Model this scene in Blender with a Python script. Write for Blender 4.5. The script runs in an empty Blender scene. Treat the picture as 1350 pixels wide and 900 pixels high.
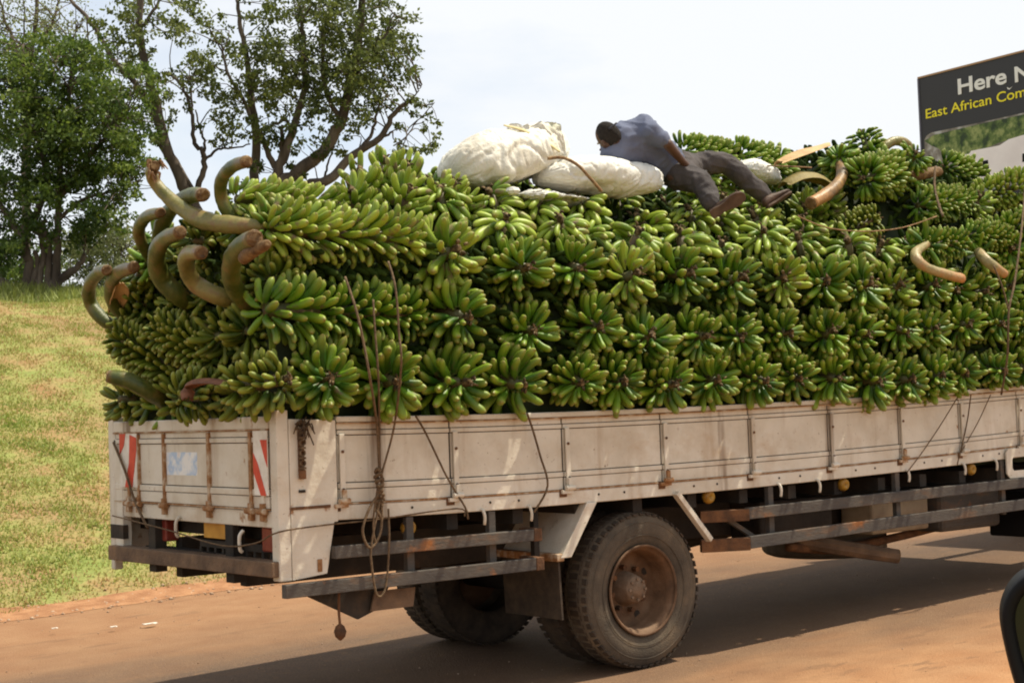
import bpy, math, random
import numpy as np
from mathutils import Vector as V, Matrix, noise
random.seed(7); np.random.seed(7)
R = math.radians
scene = bpy.context.scene
COL = scene.collection

# ---------------------------------------------------------------- camera
FPX = math.exp(7.619304); CAM = V((-4.2042, -7.5450, 1.7156))
YAW, PIT, ROL = .659101, .044978, -.034516
_f = V((math.sin(YAW)*math.cos(PIT), math.cos(YAW)*math.cos(PIT), math.sin(PIT)))
_r = V((math.cos(YAW), -math.sin(YAW), 0)); _u = _r.cross(_f)
CR = _r*math.cos(ROL)+_u*math.sin(ROL); CU = -_r*math.sin(ROL)+_u*math.cos(ROL); CF = _f
cd = bpy.data.cameras.new('camera'); cam = bpy.data.objects.new('camera', cd); COL.objects.link(cam)
cd.sensor_width = 36; cd.lens = FPX*36/1350; cd.clip_start = .05; cd.clip_end = 5000
cam.matrix_world = Matrix(((CR.x, CU.x, -CF.x, CAM.x), (CR.y, CU.y, -CF.y, CAM.y), (CR.z, CU.z, -CF.z, CAM.z), (0, 0, 0, 1)))
scene.camera = cam
def ray(x, y): return CF+CR*((x-675)/FPX)-CU*((y-450)/FPX)
def atY(x, y, Y): d = ray(x, y); return CAM+d*((Y-CAM.y)/d.y)
def atX(x, y, X): d = ray(x, y); return CAM+d*((X-CAM.x)/d.x)
def atZ(x, y, Z): d = ray(x, y); return CAM+d*((Z-CAM.z)/d.z)
def atD(x, y, D): return CAM+ray(x, y)*D

# ---------------------------------------------------------------- light
SUN = V((.46, -.17, 1)).normalized()
elev = math.asin(SUN.z); azim = math.atan2(SUN.x, SUN.y)
w = bpy.data.worlds.new('World'); scene.world = w; w.use_nodes = True
nt = w.node_tree; nt.nodes.clear()
def N(nt, t, **k):
    n = nt.nodes.new(t)
    for a, b in k.items(): setattr(n, a, b)
    return n
sky = N(nt, 'ShaderNodeTexSky', sky_type='NISHITA', sun_disc=False, sun_elevation=elev, sun_rotation=azim, dust_density=1.0, air_density=1.0)
bg1 = N(nt, 'ShaderNodeBackground'); bg1.inputs[1].default_value = .13
bg2 = N(nt, 'ShaderNodeBackground'); bg2.inputs[0].default_value = (.95, .975, 1, 1); bg2.inputs[1].default_value = .80
mx = N(nt, 'ShaderNodeMixShader'); out = N(nt, 'ShaderNodeOutputWorld')
tc = N(nt, 'ShaderNodeTexCoord'); mp = N(nt, 'ShaderNodeMapping'); mp.inputs['Scale'].default_value = (1, 1, 2.6)
mp.inputs['Location'].default_value = (.35, .1, .2)
nz = N(nt, 'ShaderNodeTexNoise'); nz.inputs['Scale'].default_value = 3.2; nz.inputs['Detail'].default_value = 7; nz.inputs['Roughness'].default_value = .52
cr = N(nt, 'ShaderNodeValToRGB'); cr.color_ramp.elements[0].position = .33; cr.color_ramp.elements[0].color = (.50, .50, .50, 1)
cr.color_ramp.elements[1].position = .54; cr.color_ramp.elements[1].color = (1, 1, 1, 1)
L = nt.links.new
L(tc.outputs['Generated'], mp.inputs[0]); L(mp.outputs[0], nz.inputs['Vector']); L(nz.outputs[0], cr.inputs[0])
L(cr.outputs[0], mx.inputs[0]); L(sky.outputs[0], bg1.inputs[0]); L(bg1.outputs[0], mx.inputs[1]); L(bg2.outputs[0], mx.inputs[2]); L(mx.outputs[0], out.inputs[0])
sd = bpy.data.lights.new('sun', 'SUN'); sd.energy = 5.0; sd.angle = R(1.0); sd.color = (1, .92, .74)
so = bpy.data.objects.new('sun', sd); COL.objects.link(so); so.rotation_mode = 'QUATERNION'
so.rotation_quaternion = SUN.to_track_quat('Z', 'Y'); so.location = (0, 0, 30)
vs = scene.view_settings; vs.view_transform = 'Standard'; vs.look = 'None'; vs.exposure = 0.34; vs.gamma = 1
scene.cycles.filter_width = 2.0; scene.cycles.max_bounces = 6; scene.cycles.transparent_max_bounces = 4

# ---------------------------------------------------------------- materials
def mat(name, col, rough=.7, spec=.4, metal=0):
    m = bpy.data.materials.new(name); m.use_nodes = True
    b = m.node_tree.nodes['Principled BSDF']
    b.inputs['Base Color'].default_value = (*col, 1); b.inputs['Roughness'].default_value = rough
    b.inputs['Specular IOR Level'].default_value = spec; b.inputs['Metallic'].default_value = metal
    m.diffuse_color = (*col, 1)
    return m
def nmat(name, stops, scale=4, detail=6, rough=.75, bump=.0, bscale=None, stretch=(1, 1, 1), spec=.3, coord='Object', extra=None, distort=0):
    """noise-ramped material; extra: list of (scale, stretch, lo, hi, colour) overlays"""
    m = mat(name, stops[0][1], rough, spec); nt = m.node_tree; b = nt.nodes['Principled BSDF']
    tc = N(nt, 'ShaderNodeTexCoord')
    def noi(sc, st, det=6):
        mp = N(nt, 'ShaderNodeMapping'); mp.inputs['Scale'].default_value = st
        n = N(nt, 'ShaderNodeTexNoise'); n.inputs['Scale'].default_value = sc; n.inputs['Detail'].default_value = det; n.inputs['Distortion'].default_value = distort
        n.inputs['Roughness'].default_value = .6
        nt.links.new(tc.outputs[coord], mp.inputs[0]); nt.links.new(mp.outputs[0], n.inputs['Vector']); return n
    n = noi(scale, stretch, detail)
    r = N(nt, 'ShaderNodeValToRGB'); e = r.color_ramp.elements
    e[0].position = stops[0][0]; e[0].color = (*stops[0][1], 1); e[1].position = stops[-1][0]; e[1].color = (*stops[-1][1], 1)
    for p, c in stops[1:-1]:
        q = e.new(p); q.color = (*c, 1)
    nt.links.new(n.outputs[0], r.inputs[0]); cur = r.outputs[0]
    for (sc, st, lo, hi, c) in (extra or []):
        n2 = noi(sc, st); mr = N(nt, 'ShaderNodeMapRange'); mr.inputs[1].default_value = lo; mr.inputs[2].default_value = hi
        mxn = N(nt, 'ShaderNodeMix', data_type='RGBA'); nt.links.new(n2.outputs[0], mr.inputs[0]); nt.links.new(mr.outputs[0], mxn.inputs[0])
        nt.links.new(cur, mxn.inputs[6]); mxn.inputs[7].default_value = (*c, 1); cur = mxn.outputs[2]
    nt.links.new(cur, b.inputs['Base Color'])
    if bump:
        nb = noi(bscale or scale*4, stretch); bp = N(nt, 'ShaderNodeBump'); bp.inputs['Strength'].default_value = bump; bp.inputs['Distance'].default_value = .02
        nt.links.new(nb.outputs[0], bp.inputs['Height']); nt.links.new(bp.outputs[0], b.inputs['Normal'])
    return m
M = {}
rustc = (.20, .085, .03)
M['paint'] = nmat('cream_paint', [(.3, (.49, .43, .34)), (.55, (.60, .55, .46)), (.75, (.66, .61, .53))], 3, 8, .5, .45, 9, extra=[
    (5, (1, 1, .12), .55, .78, (.36, .27, .18)), (9, (1, 1, .8), .65, .72, (.28, .14, .06)), (45, (1, 1, 1), .66, .72, (.18, .12, .07)), (1.7, (1, 1, 1.5), .56, .80, (.40, .28, .17)), (2.5, (1, 1, .05), .62, .68, (.22, .16, .11))])
M['paint_rust'] = nmat('rusty_cream_paint', [(.35, rustc), (.5, (.30, .16, .07)), (.62, (.45, .36, .26))], 14, 8, .8, .3, 50)
M['gap'] = mat('dark_seam', (.03, .022, .016), .9)
M['rust'] = nmat('rusty_steel', [(.3, (.05, .028, .016)), (.5, (.12, .055, .025)), (.7, (.20, .09, .035))], 9, 8, .85, .3, 60)
M['bar'] = nmat('dark_weathered_bar', [(.3, (.045, .04, .038)), (.55, (.085, .072, .06)), (.72, (.20, .10, .045))], 4, 8, .7, .25, 40, stretch=(.5, 1, 1.6), extra=[(3, (1, 1, 1), .62, .7, (.26, .10, .03))])
M['beam'] = nmat('brown_dusty_beam', [(.3, (.07, .045, .03)), (.6, (.16, .10, .06)), (.75, (.24, .14, .075))], 6, 8, .85, .4, 40)
M['chassis'] = nmat('dark_oily_steel', [(.3, (.012, .010, .009)), (.6, (.035, .027, .02)), (.8, (.09, .055, .03))], 4, 6, .8, .2, 30)
M['tyre'] = nmat('dusty_rubber', [(.3, (.055, .045, .035)), (.55, (.11, .085, .060)), (.75, (.20, .14, .085))], 4, 7, .9, .35, 80, spec=.2)
M['tread'] = nmat('dusty_tread', [(.3, (.030, .026, .023)), (.7, (.085, .062, .044))], 9, 7, .95, .3, 80, spec=.1)
M['rim'] = nmat('rusty_rim', [(.3, (.075, .040, .021)), (.55, (.14, .076, .040)), (.75, (.20, .125, .075))], 7, 7, .8, .3, 60)
M['hub'] = nmat('dusty_hub', [(.3, (.14, .085, .05)), (.7, (.22, .15, .10))], 20, 7, .85, .3, 60)
M['red'] = nmat('red_reflector', [(.3, (.45, .04, .02)), (.7, (.62, .07, .04))], 12, 4, .45)
M['white'] = nmat('white_reflector', [(.3, (.55, .50, .42)), (.7, (.75, .72, .66))], 12, 4, .5)
M['amber'] = nmat('amber_lens', [(.3, (.20, .09, .012)), (.7, (.36, .20, .025))], 20, 4, .3)
M['plate'] = nmat('orange_plate', [(.3, (.42, .20, .03)), (.7, (.60, .31, .05))], 10, 4, .5)
M['lens'] = nmat('dull_red_lens', [(.3, (.14, .02, .015)), (.7, (.25, .05, .03))], 12, 4, .4)
M['black'] = nmat('black_plastic', [(.3, (.005, .005, .006)), (.7, (.011, .010, .010))], 5, 4, .55, spec=.12)
M['rope'] = nmat('old_rope', [(.3, (.07, .042, .022)), (.7, (.19, .125, .07))], 40, 4, .9, .5, 200)
M['fibre'] = nmat('dry_fibre', [(.3, (.10, .055, .03)), (.5, (.24, .14, .07)), (.7, (.42, .27, .14))], 25, 6, .9, .5, 100)
M['sticker'] = nmat('sticker_print', [(.4, (.72, .72, .70)), (.52, (.35, .48, .66)), (.6, (.70, .68, .64)), (.7, (.60, .35, .30))], 6, 3, .5)

def banana_mat(name, c0, c1, scar, lo, rough=.42):
    m = mat(name, c0, rough, .32); nt = m.node_tree; b = nt.nodes['Principled BSDF']; K = nt.links.new
    oi = N(nt, 'ShaderNodeObjectInfo'); tc = N(nt, 'ShaderNodeTexCoord')
    ad = N(nt, 'ShaderNodeVectorMath', operation='ADD'); cx = N(nt, 'ShaderNodeCombineXYZ')
    ml = N(nt, 'ShaderNodeMath', operation='MULTIPLY'); ml.inputs[1].default_value = 37.0
    K(oi.outputs['Random'], ml.inputs[0]); K(ml.outputs[0], cx.inputs[0]); K(ml.outputs[0], cx.inputs[2]); K(tc.outputs['Object'], ad.inputs[0]); K(cx.outputs[0], ad.inputs[1])
    m1 = N(nt, 'ShaderNodeMix', data_type='RGBA'); m1.inputs[6].default_value = (*c0, 1); m1.inputs[7].default_value = (*c1, 1)
    K(oi.outputs['Random'], m1.inputs[0])
    ns = N(nt, 'ShaderNodeTexNoise'); ns.inputs['Scale'].default_value = 16; ns.inputs['Detail'].default_value = 5; K(ad.outputs[0], ns.inputs['Vector'])
    mr = N(nt, 'ShaderNodeMapRange'); mr.inputs[1].default_value = lo; mr.inputs[2].default_value = lo+.14; K(ns.outputs[0], mr.inputs[0])
    m2 = N(nt, 'ShaderNodeMix', data_type='RGBA'); K(mr.outputs[0], m2.inputs[0]); K(m1.outputs[2], m2.inputs[6]); m2.inputs[7].default_value = (*scar, 1)
    sp = N(nt, 'ShaderNodeSeparateXYZ'); K(tc.outputs['Generated'], sp.inputs[0])
    ln = N(nt, 'ShaderNodeAttribute', attribute_name='along')
    r = N(nt, 'ShaderNodeValToRGB'); e = r.color_ramp.elements
    e[0].position = 0; e[0].color = (.5, .5, .5, 1); e[1].position = 1; e[1].color = (1, 1, 1, 1)
    for p, v in ((.02, .4), (.10, 0), (.88, 0), (.955, .35), (.975, 1)):
        q = e.new(p); q.color = (v, v, v, 1)
    K(ln.outputs['Fac'], r.inputs[0])
    m3 = N(nt, 'ShaderNodeMix', data_type='RGBA'); K(r.outputs[0], m3.inputs[0]); K(m2.outputs[2], m3.inputs[6]); m3.inputs[7].default_value = (.10, .06, .03, 1)
    # yellower towards the tip of each finger: bright lit tips painted into the colour
    r2 = N(nt, 'ShaderNodeMapRange'); r2.inputs[1].default_value = .45; r2.inputs[2].default_value = .95; r2.inputs[4].default_value = .30
    K(ln.outputs['Fac'], r2.inputs[0])
    m4 = N(nt, 'ShaderNodeMix', data_type='RGBA'); K(r2.outputs[0], m4.inputs[0]); K(m3.outputs[2], m4.inputs[6]); m4.inputs[7].default_value = (.48, .52, .07, 1)
    K(m4.outputs[2], b.inputs['Base Color'])
    bp = N(nt, 'ShaderNodeBump'); bp.inputs['Strength'].default_value = .15; bp.inputs['Distance'].default_value = .01; K(ns.outputs[0], bp.inputs['Height']); K(bp.outputs[0], b.inputs['Normal'])
    return m
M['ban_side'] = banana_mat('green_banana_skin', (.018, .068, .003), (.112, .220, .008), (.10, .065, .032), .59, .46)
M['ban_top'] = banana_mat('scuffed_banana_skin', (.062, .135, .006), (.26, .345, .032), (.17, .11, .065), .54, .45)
M['ban_dark'] = banana_mat('shaded_banana_skin', (.024, .055, .003), (.105, .135, .008), (.06, .04, .02), .60, .5)  # darker copy of the skin: shade at the tail and in hollows painted in
M['stalk'] = nmat('banana_stalk_skin', [(.32, (.045, .05, .012)), (.5, (.08, .075, .022)), (.62, (.12, .08, .035)), (.75, (.08, .045, .022))], 7, 6, .5, .3, 40, spec=.35)
M['stalk_pale'] = nmat('pale_stalk_skin', [(.3, (.24, .22, .09)), (.55, (.42, .36, .18)), (.75, (.30, .17, .09))], 7, 6, .5, .3, 40, spec=.35)
M['cut'] = nmat('cut_stalk_end', [(.3, (.05, .026, .011)), (.5, (.14, .075, .028)), (.7, (.27, .18, .08))], 18, 6, .75, .4, 80)
M['knot'] = nmat('dry_stalk_end', [(.3, (.025, .017, .008)), (.5, (.08, .052, .024)), (.7, (.26, .18, .09))], 35, 5, .9, .6, 90)
M['ban_deep'] = nmat('deep_shade_fruit', [(.3, (.012, .024, .004)), (.6, (.030, .050, .006)), (.8, (.035, .024, .012))], 9, 4, .85, spec=.1)  # fruit colour darkened so the gaps between bunches look deeply shaded
M['core'] = nmat('packed_green', [(.3, (.012, .02, .006)), (.7, (.025, .035, .01))], 9, 4, .8)  # shade inside the load put into this very dark green

# ---------------------------------------------------------------- mesh helpers
def tagp(o, label=None, cat=None, group=None, kind=None):
    if label: o['label'] = label
    if cat: o['category'] = cat
    if group: o['group'] = group
    if kind: o['kind'] = kind
    return o
ORG = {}
def empty(name, loc=(0, 0, 0), **k):
    o = bpy.data.objects.new(name, None); COL.objects.link(o); o.location = loc; o.empty_display_size = .1
    ORG[o.name] = V(loc); return tagp(o, **k)
class MB:
    def __init__(s): s.v = []; s.f = []
    def quadbox(s, P):                                   # 8 corner points: 4 bottom, 4 top
        b = len(s.v); s.v += [V(p) for p in P]
        for q in ((0, 3, 2, 1), (4, 5, 6, 7), (0, 1, 5, 4), (1, 2, 6, 5), (2, 3, 7, 6), (3, 0, 4, 7)): s.f.append([b+i for i in q])
        return s
    def box(s, x0, x1, y0, y1, z0, z1, fx=None, nx=1):
        for i in range(nx):
            a, c = x0+(x1-x0)*i/nx, x0+(x1-x0)*(i+1)/nx
            P = [(a, y0, z0), (c, y0, z0), (c, y1, z0), (a, y1, z0), (a, y0, z1), (c, y0, z1), (c, y1, z1), (a, y1, z1)]
            if fx: P = [(p[0], p[1], p[2]+fx(p[0])) for p in P]
            if nx == 1: s.quadbox(P); continue
            b = len(s.v); s.v += [V(p) for p in P]
            F = [(0, 3, 2, 1), (4, 5, 6, 7), (0, 1, 5, 4), (2, 3, 7, 6)]
            if i == 0: F.append((3, 0, 4, 7))
            if i == nx-1: F.append((1, 2, 6, 5))
            s.f += [[b+j for j in q] for q in F]
        return s
    def bar(s, a, b_, w_, h, up=(0, 0, 1)):
        a, b_ = V(a), V(b_); d = (b_-a).normalized(); x = d.cross(V(up)).normalized()*w_/2; z = x.cross(d).normalized()*h/2
        return s.quadbox([a-x-z, a+x-z, b_+x-z, b_-x-z, a-x+z, a+x+z, b_+x+z, b_-x+z])
    def tube(s, pts, rad, n=8, cap=True, squash=1):
        pts = [V(p) for p in pts]; m = len(pts)
        if not hasattr(rad, '__len__'): rad = [rad]*m
        b = len(s.v); t = (pts[1]-pts[0]).normalized(); x = t.orthogonal().normalized()
        for i, p in enumerate(pts):
            t = ((pts[min(i+1, m-1)]-pts[max(i-1, 0)])).normalized(); x = (x-t*x.dot(t)).normalized(); y = t.cross(x)
            for k in range(n):
                a = 2*math.pi*k/n; s.v.append(p+(x*math.cos(a)+y*math.sin(a)*squash)*rad[i])
        for i in range(m-1):
            for k in range(n):
                s.f.append([b+i*n+k, b+i*n+(k+1) % n, b+(i+1)*n+(k+1) % n, b+(i+1)*n+k])
        if cap:
            s.f.append([b+k for k in range(n)][::-1]); s.f.append([b+(m-1)*n+k for k in range(n)])
        return s
    def lathe(s, prof, c, n=40, axis='Y', a0=0, a1=2*math.pi):   # prof: (along, radius)
        b = len(s.v); c = V(c); m = len(prof)
        for (t, r) in prof:
            for k in range(n):
                a = 2*math.pi*k/n; cs, sn = math.cos(a)*r, math.sin(a)*r
                s.v.append(c+(V((cs, t, sn)) if axis == 'Y' else V((cs, sn, t)) if axis == 'Z' else V((t, cs, sn))))
        for i in range(m-1):
            for k in range(n): s.f.append([b+i*n+k, b+i*n+(k+1) % n, b+(i+1)*n+(k+1) % n, b+(i+1)*n+k])
        return s
    def prism(s, pts, off):
        off = V(off); b = len(s.v); n = len(pts); s.v += [V(p) for p in pts]+[V(p)+off for p in pts]
        s.f.append(list(range(b, b+n))[::-1]); s.f.append(list(range(b+n, b+2*n)))
        for i in range(n): s.f.append([b+i, b+(i+1) % n, b+n+(i+1) % n, b+n+i])
        return s
    def build(s, name, m, parent=None, smooth=False, bevel=0, loc=None, **k):
        o0 = V((0, 0, 0))
        if parent: o0 = ORG.get(parent.name, V((0, 0, 0)))
        if loc is not None and not parent: o0 = V(loc)
        me = bpy.data.meshes.new(name); me.from_pydata([tuple(v-o0) for v in s.v], [], s.f); me.update()
        if m: me.materials.append(m)
        if smooth: me.polygons.foreach_set('use_smooth', [True]*len(me.polygons))
        o = bpy.data.objects.new(name, me); COL.objects.link(o)
        if parent: o.parent = parent
        elif loc is not None: o.location = loc
        ORG[o.name] = o0
        if bevel:
            bv = o.modifiers.new('bevel', 'BEVEL'); bv.width = bevel; bv.segments = 2; bv.limit_method = 'ANGLE'
        return tagp(o, **k)
def smooth_path(pts, n=6):
    pts = [V(p) for p in pts]; out = []
    for i in range(len(pts)-1):
        p0, p1, p2, p3 = pts[max(i-1, 0)], pts[i], pts[i+1], pts[min(i+2, len(pts)-1)]
        for k in range(n):
            t = k/n; out.append(.5*((2*p1)+(p2-p0)*t+(2*p0-5*p1+4*p2-p3)*t*t+(3*p1-p0-3*p2+p3)*t**3))
    out.append(pts[-1]); return out
def lerp_list(vals, n):
    m = len(vals); return [vals[min(int(i/(n-1)*(m-1)), m-2)]+(vals[min(int(i/(n-1)*(m-1))+1, m-1)]-vals[min(int(i/(n-1)*(m-1)), m-2)])*(i/(n-1)*(m-1)-min(int(i/(n-1)*(m-1)), m-2)) for i in range(n)]
def np_mesh(name, v, f, m, parent=None, smooth=False, **k):       # v (n,3), f (m,k) arrays
    me = bpy.data.meshes.new(name); nf, kf = f.shape
    me.vertices.add(len(v)); me.vertices.foreach_set('co', v.astype(np.float32).ravel())
    me.loops.add(nf*kf); me.loops.foreach_set('vertex_index', f.astype(np.int32).ravel())
    me.polygons.add(nf); me.polygons.foreach_set('loop_start', (np.arange(nf)*kf).astype(np.int32)); me.polygons.foreach_set('loop_total', np.full(nf, kf, np.int32))
    if smooth: me.polygons.foreach_set('use_smooth', np.ones(nf, bool))
    me.update(calc_edges=True); me.materials.append(m)
    o = bpy.data.objects.new(name, me); COL.objects.link(o)
    if parent: o.parent = parent
    return tagp(o, **k)

# ---------------------------------------------------------------- ground
def tilt(X): return .033*(max(-40, min(60, X))-2.69)
def edge_d(X, Y): return Y-6.86+.04*X
def ground_z(X, Y):
    d = edge_d(X, Y); z = tilt(X)
    if d > 0:
        nz_ = noise.noise(V((X*.35, Y*.35, 0)))*.12*min(1, d/3)+noise.noise(V((X*1.6, Y*1.6, 3)))*.03+(.16*noise.noise(V((X*.55, Y*.3, 9)))+.07*noise.noise(V((X*2.1, Y*1.1, 4))))*min(1, max(0, d-8)/5)
        z += .02*min(1, d/.35)+nz_
        if d > .25:
            e = d-.25
            z += .31*min(e, 12.9)-.15*(1-math.exp(-e)) + .085*max(0, e-12.9)*(1 if e < 80 else 80/e)
    else: z -= .03
    return z
gv = []; gf = []
xs = sorted(set([-400, -200, -100, -60, -40, -30, -22, -16]+list(np.arange(-12, 34, .5))+[36, 40, 46, 54, 64, 80, 100, 150, 250, 400]))
ds = sorted(set([-300, -150, -80, -50, -30, -20, -12, -6, -3, -1, -.3, -.05, 0, .08, .2, .3]+list(np.arange(.5, 18, .4))+[20, 24, 30, 40, 60, 90, 140, 250, 400]))
for d in ds:
    for X in xs:
        Y = 6.86-.04*X+d; gv.append((X, Y, ground_z(X, Y)))
nx = len(xs)
for j in range(len(ds)-1):
    for i in range(nx-1): gf.append((j*nx+i, j*nx+i+1, (j+1)*nx+i+1, (j+1)*nx+i))
gm = nmat('grassy_soil', [(.30, (.26, .14, .06)), (.44, (.29, .21, .085)), (.54, (.24, .24, .07)), (.72, (.16, .21, .045))], 1.6, 9, .95, .8, 9, extra=[(.35, (1, 1, 1), .48, .62, (.28, .17, .085)), (22, (1, 1, 1), .5, .7, (.10, .12, .03))])
np_mesh('ground', np.array(gv), np.array(gf), gm, smooth=True, kind='structure')
# red earth verge beside the tarmac, uneven inner edge
vv = []; vf = []
n = 260
for i in range(n):
    X = -30+i*.3; w0 = -.12+.12*noise.noise(V((X*1.3, 0, 0)))+.05*noise.noise(V((X*6, 0, 0))); w1 = .42+.16*noise.noise(V((X*.9, 5, 0)))+.10*noise.noise(V((X*5, 5, 0)))
    for t in (0, .2, .6, 1):
        d = w0+(w1-w0)*t; Y = 6.86-.04*X+d; vv.append((X, Y, max(ground_z(X, Y), tilt(X)-.004)+.007+.012*math.sin(t*3.1)))
for i in range(n-1):
    for t in range(3): vf.append((i*4+t, (i+1)*4+t, (i+1)*4+t+1, i*4+t+1))
M['earth'] = nmat('red_earth', [(.3, (.22, .095, .04)), (.6, (.36, .18, .085)), (.8, (.42, .25, .13))], 5, 9, .95, .8, 40)
np_mesh('verge_earth', np.array(vv), np.array(vf), M['earth'], smooth=True, kind='structure')
# road
rm = mat('dusty_tarmac', (.2, .15, .1), .9, .15); nt = rm.node_tree; b = nt.nodes['Principled BSDF']; K = nt.links.new
tcn = N(nt, 'ShaderNodeTexCoord')
def rn(sc, det=8, st=(1, 1, 1), ro=.6):
    mp = N(nt, 'ShaderNodeMapping'); mp.inputs['Scale'].default_value = st; mp.inputs['Rotation'].default_value = (0, 0, .04)
    q = N(nt, 'ShaderNodeTexNoise'); q.inputs['Scale'].default_value = sc; q.inputs['Detail'].default_value = det; q.inputs['Roughness'].default_value = ro
    K(tcn.outputs['Object'], mp.inputs[0]); K(mp.outputs[0], q.inputs['Vector']); return q.outputs[0]
def mr(src, lo, hi, a=0, c=1):
    q = N(nt, 'ShaderNodeMapRange'); q.inputs[1].default_value = lo; q.inputs[2].default_value = hi; q.inputs[3].default_value = a; q.inputs[4].default_value = c; K(src, q.inputs[0]); return q.outputs[0]
def mixc(fac, a, c):
    q = N(nt, 'ShaderNodeMix', data_type='RGBA'); K(fac, q.inputs[0])
    for i, x in ((6, a), (7, c)):
        if isinstance(x, tuple): q.inputs[i].default_value = (*x, 1)
        else: K(x, q.inputs[i])
    return q.outputs[2]
sx = N(nt, 'ShaderNodeSeparateXYZ'); K(tcn.outputs['Object'], sx.inputs[0])
# distance across the road: dust lies deep on the near side; the truck's shade is painted along the middle
ax = N(nt, 'ShaderNodeMath', operation='MULTIPLY_ADD'); K(sx.outputs[0], ax.inputs[0]); ax.inputs[1].default_value = .04; K(sx.outputs[1], ax.inputs[2])
nb = N(nt, 'ShaderNodeMath', operation='MULTIPLY_ADD'); K(rn(1.1, 5, (.5, 1.5, 1)), nb.inputs[0]); nb.inputs[1].default_value = 2.2; K(ax.outputs[0], nb.inputs[2])
dust_shade = N(nt, 'ShaderNodeValToRGB'); K(mr(nb.outputs[0], -3, 7), dust_shade.inputs[0]); e = dust_shade.color_ramp.elements
e[0].position = .20; e[0].color = (1, 1, 1, 1); e[1].position = .95; e[1].color = (.66, .66, .66, 1)
for p, v in ((.30, .82), (.42, .34), (.66, .15), (.80, .50)):
    q = e.new(p); q.color = (v, v, v, 1)
tar = mixc(mr(rn(90, 3), .35, .65), (.040, .034, .030), (.085, .068, .055))
dcol = mixc(mr(rn(2.5, 8), .35, .65), (.34, .165, .075), (.40, .215, .105))
col = mixc(dust_shade.outputs[0], tar, dcol)
col = mixc(mr(rn(7, 5, (1, 1.6, 1)), .60, .66, 0, .35), col, (.22, .12, .06))
col = mixc(mr(rn(34, 4), .56, .70, 0, .45), col, (.24, .13, .065)); col = mixc(mr(rn(160, 2), .60, .72, 0, .5), col, (.46, .30, .18))
col = mixc(mr(rn(1.6, 4, (1, 3.0, 1)), .60, .65, 0, .45), col, (.15, .085, .05))
K(col, b.inputs['Base Color'])
bp = N(nt, 'ShaderNodeBump'); bp.inputs['Strength'].default_value = .9; bp.inputs['Distance'].default_value = .012; K(rn(60, 8), bp.inputs['Height']); K(bp.outputs[0], b.inputs['Normal'])
rv = []; rf = []
rx = [-400, -200, -100, -60, -40]+list(range(-38, 60, 2))+[60, 100, 200, 400]; rd = [-16, -12, -8, -6, -4, -2, -1, -.5, -.02]
for d in rd:
    for X in rx: rv.append((X, 6.86-.04*X+d, tilt(X)))
for j in range(len(rd)-1):
    for i in range(len(rx)-1):
        q = j*len(rx)+i; rf.append((q, q+1, q+1+len(rx), q+len(rx)))
np_mesh('road', np.array(rv), np.array(rf), rm, kind='structure')

gv_ = []; gfc = []
def pebble(p, r_):
    b0 = len(gv_); q = [V((1, 0, 0)), V((0, 1, 0)), V((-1, 0, 0)), V((0, -1, 0)), V((0, 0, .7)), V((0, 0, -.6))]
    for v in q: gv_.append(tuple(V(p)+V((v.x*random.uniform(.6, 1.2), v.y*random.uniform(.6, 1.2), v.z))*r_))
    for t in ((0, 1, 4), (1, 2, 4), (2, 3, 4), (3, 0, 4), (1, 0, 5), (2, 1, 5), (3, 2, 5), (0, 3, 5)): gfc.append([b0+i for i in t])
for q in range(2600):
    X = random.uniform(-4, 12); d = random.gauss(.12, .22) if q < 1700 else random.uniform(-9, 0); Y = 6.86-.04*X+d; pebble((X, Y, max(ground_z(X, Y), tilt(X))+.004), random.choice((.006, .009, .012, .018, .03) if q < 1700 else (.004, .005, .006, .009)))
np_mesh('gravel', np.array(gv_), np.array(gfc), nmat('pebbles', [(.3, (.20, .10, .05)), (.7, (.46, .34, .24))], 30, 3, .9), kind='stuff', label='loose reddish gravel scattered along the road edge', cat='gravel')
for i, (px, py, w_, h_) in enumerate([(198, 822, .07, .03), (150, 826, .03, .02), (72, 828, .03, .015)]):
    c_ = atZ(px, py, tilt(2)+.012); mb = MB(); mb.prism([c_+V((math.cos(t)*w_*random.uniform(.7, 1.1), math.sin(t)*h_, .004*math.sin(3*t))) for t in [k*6.283/9 for k in range(9)]], (0, 0, .006))
    mb.build('paper_scrap', mat('pale_litter_%s' % 'abc'[i], (.6, .55, .48), .8), loc=c_, label=['largest pale scrap of litter on the road near the verge', 'middle pale scrap of litter on the road', 'smallest pale scrap of litter at the left edge of the road'][i], cat='litter')
# grass blades on the bank (tufts thin out upwards with distance)
def leafmat(name, c0, c1, c2, rough=.55, trans=.25):
    m = mat(name, c0, rough, .3); nt = m.node_tree; b = nt.nodes['Principled BSDF']; K = nt.links.new
    at = N(nt, 'ShaderNodeAttribute', attribute_name='tone'); r = N(nt, 'ShaderNodeValToRGB'); e = r.color_ramp.elements
    e[0].color = (*c0, 1); e[1].color = (*c2, 1); q = e.new(.5); q.color = (*c1, 1)
    K(at.outputs['Fac'], r.inputs[0]); K(r.outputs[0], b.inputs['Base Color'])
    tr = N(nt, 'ShaderNodeBsdfTranslucent'); K(r.outputs[0], tr.inputs[0]); ms = N(nt, 'ShaderNodeMixShader'); ms.inputs[0].default_value = trans
    K(b.outputs[0], ms.inputs[1]); K(tr.outputs[0], ms.inputs[2]); K(ms.outputs[0], nt.nodes['Material Output'].inputs[0]); return m
def set_tone(o, t, k):
    a = o.data.attributes.new('tone', 'FLOAT', 'POINT'); a.data.foreach_set('value', np.repeat(t, k).astype(np.float32))
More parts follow.
